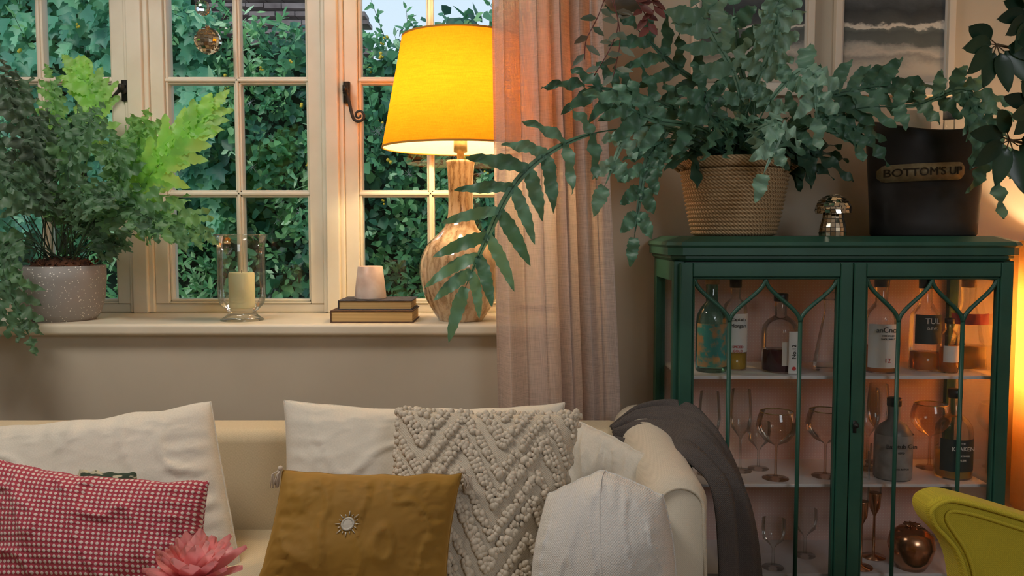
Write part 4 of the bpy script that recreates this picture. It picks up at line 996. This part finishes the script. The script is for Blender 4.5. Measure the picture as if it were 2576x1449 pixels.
for i in range(170):
    s_ = -1 + 2 * i / 169
    for e_ in ((s_, 1), (s_, -1), (1, s_), (-1, s_)):
        if R() > .35: blob(tuf.P(*e_) + rv() * .004, RU(.004, .0075))
g.make("tufts", noisy("bobble_yarn", (.54, .47, .37), (.70, .62, .51), 120, .9, .5, .001), parent=tt)["kind"] = "stuff"
mus = Cush([(712, 1185, 1.56), (1160, 1192, 1.58), (1120, 1530, 1.48), (625, 1530, 1.46)], .14, .05, .012, 21)
vel = noisy("mustard_velvet", (.26, .130, .012), (.32, .168, .020), 7, .75, .3, .002, kind="UV", Sheen_Weight=.8, Sheen_Roughness=.4)
bs(vel).inputs["Sheen Tint"].default_value = (.8, .5, .15, 1)
mt = thing("cushion", "mustard velvet cushion with a silver embroidered sun and tassels", "cushion", (mus.c[2] + mus.c[3]) / 2, "scatter cushions on the sofa")
mus.build("cushion_cover", vel, parent=mt, pip=.0018)
g = G(); sc0 = (-.12, .17); silver = M("silver_thread", (.62, .58, .50), .45, .3)
def mp(x, z): return mus.P(sc0[0] + x / mus.W * 2, sc0[1] + z / mus.H * 2, 1, .0015)
R0 = .012
g.add([mp(0, 0)] + [mp(R0 * cos(a * pi / 12), R0 * sin(a * pi / 12)) for a in range(24)], [(0, i + 1, (i + 1) % 24 + 1) for i in range(24)])
for i in range(60):
    a = 2 * pi * i / 60; g.tube([mp(R0 * .7 * cos(a), R0 * .7 * sin(a)), mp(R0 * 1.05 * cos(a), R0 * 1.05 * sin(a))], .0007, 4)
for i in range(16):
    a = 2 * pi * i / 16; l = .024 if i % 2 == 0 else .019; g.tube([mp(.015 * cos(a), .015 * sin(a)), mp(l * cos(a), l * sin(a))], [.0013, .0005], 5)
g.make("embroidered_sun", silver, parent=mt)
tas = M("cream_tassel", (.62, .52, .42), .9)
for a, b in ((-1, 1), (1, 1)):
    g = G(); p = mus.P(a, b)
    g.ball(p + Vector((a * .004, -.003, .006)), .005, 0, 10, 8)
    for i in range(14): g.tube([p + Vector((a * .004, -.003, .004)), p + Vector((a * RU(.004, .02), -.008 + RU(-.004, .004), -.004)), p + Vector((a * RU(.006, .022), -.01 + RU(-.004, .004), -.028))], .0012, 4)
    g.make("tassel", tas, parent=mt)
red = M("red_white_weave", (.6, .1, .1), .9, Sheen_Weight=.1); v = coord(red, "UV"); sp = nd(red, "ShaderNodeSeparateXYZ"); lk(red, v, sp.inputs[0]); kk = 2 * pi / .0180
sa = math_(red, "SINE", math_(red, "MULTIPLY", math_(red, "ADD", sp.outputs[0], sp.outputs[1]), kk)); sb_ = math_(red, "SINE", math_(red, "MULTIPLY", math_(red, "SUBTRACT", sp.outputs[0], sp.outputs[1]), kk))
pm = math_(red, "MULTIPLY", sa, sb_); lk(red, ramp(red, pm, [(.15, (.38, .04, .065)), (.35, (.68, .55, .50))]), bs(red).inputs["Base Color"]); bump(red, pm, .5, .002)
Cush([(-40, 1150, 1.58), (525, 1212, 1.56), (500, 1560, 1.46), (-60, 1560, 1.44)], .15, .03, .016, 33, sag=.08).build("cushion", red, "red and white woven check cushion on the sofa", pip=.0015)
Cush([(200, 1180, 1.70), (343, 1190, 1.68), (360, 1420, 1.62), (150, 1420, 1.62)], .06, .03, .005, 40).build("cushion", noisy("green_stripe_fabric", (.03, .05, .03), (.45, .42, .30), 30, .9, .3, vec=(1, 1, 4), lo=.48, hi=.52), "dark green patterned cushion tucked behind the checked one")

# ---------------------------------------------------------------- throw
thm = fabric("charcoal_wool", (.12, .10, .092), (.075, .062, .057), .004, "Object", .6, .0015, sheen=0)
outer = catmull([at(*p) for p in ((1535, 1080, 2.02), (1605, 1034, 2.06), (1690, 1020, 2.06), (1750, 1050, 2.00), (1808, 1150, 1.96), (1858, 1290, 1.94), (1886, 1450, 1.93), (1896, 1640, 1.92))], 60)
inner = catmull([at(*p) for p in ((1545, 1110, 1.96), (1600, 1140, 1.90), (1650, 1152, 1.82), (1700, 1138, 1.76), (1755, 1170, 1.73), (1800, 1240, 1.71), (1812, 1420, 1.70), (1812, 1640, 1.70))], 60)
g = G(); nb = 48; V = []
for i in range(61):
    for j in range(nb + 1):
        q = j / nb; p = outer[i].lerp(inner[i], q); out = Vector((.75 * min(1, i / 30), -.35, .9 * (1 - min(1, i / 45)))).normalized()
        f = .014 * sin(q * 21 + .8 * sin(i * .08) + i * .03) + .007 * sin(q * 47 + i * .05) + .034 * sin(pi * q)
        V.append(p + out * f * min(1, .45 + i / 12))
g.add(V, [(i * (nb + 1) + j, i * (nb + 1) + j + 1, (i + 1) * (nb + 1) + j + 1, (i + 1) * (nb + 1) + j) for i in range(60) for j in range(nb)])
th = thing("throw_blanket", "charcoal grey wool throw draped over the sofa corner", "blanket", (.42, 1.85, V[-1].z))
g.make("blanket_cloth", thm, parent=th, solid=.006)
g = G()
for j in range(0, 120):
    q = j / 119; p = outer[60].lerp(inner[60], q); g.tube([p, p + Vector((RU(-.004, .004), RU(-.004, .004), -.035))], .0012, 4)
g.make("fringe", thm, parent=th)["kind"] = "stuff"

# ---------------------------------------------------------------- yellow armchair
ym = fabric("chartreuse_linen", (.62, .50, .035), (.48, .39, .022), .003, "Object", .5, sheen=.05)
ay = 1.30; ac = thing("armchair", "chartreuse yellow upholstered armchair with a scrolled back", "armchair", (.95, 1.45, 0))
def arc(pts): return [(p.x, p.z) for p in catmull([at(u, v_, ay) for u, v_ in pts], 44)]
edge_ = [(2450, 1700), (2436, 1560), (2424, 1449), (2404, 1390), (2375, 1352), (2350, 1325), (2338, 1292), (2350, 1266), (2392, 1252), (2455, 1264), (2540, 1288), (2660, 1325), (2820, 1370)]
ol = arc(edge_); e = ol[-1]; ol += [(e[0], .15), (ol[0][0] + .02, .15)]
g = G(); g.poly(ol, ay, ay + .070); g.make("backrest", ym, parent=ac, bevel=.016, bseg=5)
g = G()
g.tube(catmull([at(u + (6 if i < 8 else 0), v_ + (8 if i > 6 else 0), ay - .001) for i, (u, v_) in enumerate(edge_)], 60), .0035, 8)
g.tube(catmull([at(u, v_, ay - .001) for u, v_ in ((2475, 1700), (2462, 1560), (2450, 1449), (2432, 1390), (2404, 1345), (2384, 1315), (2382, 1296), (2398, 1286), (2455, 1296), (2540, 1322), (2660, 1360))], 60), .003, 8)
g.make("piping", ym, parent=ac)
g = G(); g.box(e[0] - .5, e[0] - .02, 1.0, ay - .01, .15, .45); g.make("seat", ym, parent=ac, bevel=.03, bseg=5)
for x in (e[0] - .45, e[0] - .06):
    for y in (1.05, 1.33):
        g = G(); g.lathe([(1e-4, 0), (.014, 0), (.024, .16), (1e-4, .16)], (x, y, 0), 14); g.make("leg", M("dark_leg_wood", (.05, .03, .02), .4), parent=ac)

# ---------------------------------------------------------------- coffee table, vase, dahlia
fc = at(490, 1462, 1.02); tz = .42
tbl = thing("coffee_table", "low oak coffee table in front of the sofa", "table", (-.35, .85, 0))
g = G(); g.box(-.85, .15, .62, 1.08, tz - .03, tz); g.make("table_top", floorm, parent=tbl, bevel=.004)
for x in (-.80, .10):
    for y in (.67, 1.03):
        g = G(); g.box(x - .02, x + .02, y - .02, y + .02, 0, tz - .03); g.make("leg", floorm, parent=tbl, bevel=.003)
va = thing("vase", "small white ceramic vase on the coffee table", "vase", (fc.x, fc.y, tz))
g = G(); g.lathe([(1e-4, 0), (.03, 0), (.045, .04), (.04, .08), (.018, .12), (.02, .14), (.016, .138), (.014, .12), (1e-4, .10)], (fc.x, fc.y, tz), 32); g.make("vase_body", M("white_glaze", (.7, .68, .64), .25), parent=va)
fl = thing("flower", "pink dahlia bloom with layered pointed petals in a vase", "flower", (fc.x, fc.y, tz + .11))
petm = leafy("dahlia_petal", [(0, (.60, .16, .18)), (.5, (.82, .38, .36)), (1, (.92, .64, .58))], .3)
g = G()
for ring, (n, L, el) in enumerate(((13, .058, .15), (12, .054, .45), (11, .048, .8), (9, .040, 1.1), (6, .030, 1.35))):
    for i in range(n):
        a = 2 * pi * (i + .5 * (ring % 2)) / n + RU(-.1, .1); e_ = el + RU(-.15, .15); d = Vector((cos(a) * cos(e_), sin(a) * cos(e_), sin(e_))); w = Vector((-sin(a), cos(a), 0)); nn3 = w.cross(d); V = []
        l = L * RU(.9, 1.15)
        for q in range(8):
            t = q / 7; hw = w * L * .28 * (sin(pi * min(.98, t * .8 + .12)) ** .8) * (1 if t < .95 else .2); c_ = fc + d * l * t + Vector((0, 0, .012 * t * t)); V += [c_ - hw - nn3 * .005, c_, c_ + hw - nn3 * .005]
        g.add(V, [f for q in range(7) for f in ((q * 3, q * 3 + 1, q * 3 + 4, q * 3 + 3), (q * 3 + 1, q * 3 + 2, q * 3 + 5, q * 3 + 4))], 0, tone=min(1, max(0, .3 + ring * .12 + RU(-.1, .2))))
g.make("petals", petm, parent=fl)
g = G(); g.tube([(fc.x, fc.y, tz + .11), (fc.x + .004, fc.y, tz + .2), fc], .0035, 8); g.make("stem", M("flower_stem", (.1, .25, .06), .6), parent=fl)

# ---------------------------------------------------------------- lighting
w = bpy.data.worlds.new("sky"); sc.world = w; w.use_nodes = True; nt = w.node_tree; bg = nt.nodes["Background"]
tc = nt.nodes.new("ShaderNodeTexCoord"); sx = nt.nodes.new("ShaderNodeSeparateXYZ"); rp = nt.nodes.new("ShaderNodeValToRGB")
nt.links.new(tc.outputs["Generated"], sx.inputs[0]); nt.links.new(sx.outputs[2], rp.inputs[0]); nt.links.new(rp.outputs[0], bg.inputs[0])
rp.color_ramp.elements[0].position = .15; rp.color_ramp.elements[0].color = (.74, .88, 1, 1); rp.color_ramp.elements[1].position = .8; rp.color_ramp.elements[1].color = (.42, .66, .98, 1)
bg.inputs[1].default_value = .95
a = light("garden_daylight", "SUN", (0, 0, 5), 1.4, (1, .95, .85), angle=radians(20)); a.rotation_euler = (radians(38), radians(-18), 0)
def area(name, loc, to, e, col, sx_, sy2):
    a = light(name, "AREA", loc, e, col, shape="RECTANGLE", size=sx_, size_y=sy2)
    a.rotation_euler = (Vector(to) - Vector(loc)).to_track_quat("-Z", "Y").to_euler(); return a
area("overhead_fill", (-1.1, 1.22, 2.56), (-.75, 1.75, .7), 19, (1, .94, .86), 1.0, .32)  # added fill below the ceiling, out of view; no fixture modelled
area("right_rear_fill", (1.3, -1.3, 2.1), (.3, 2.0, .8), 13, (.90, .94, 1.0), 1.0, .9)  # soft cool fill added behind the camera; that wall has no window
sc.view_settings.view_transform = "Standard"
sc.view_settings.look = "None"
sc.view_settings.exposure = 0.22
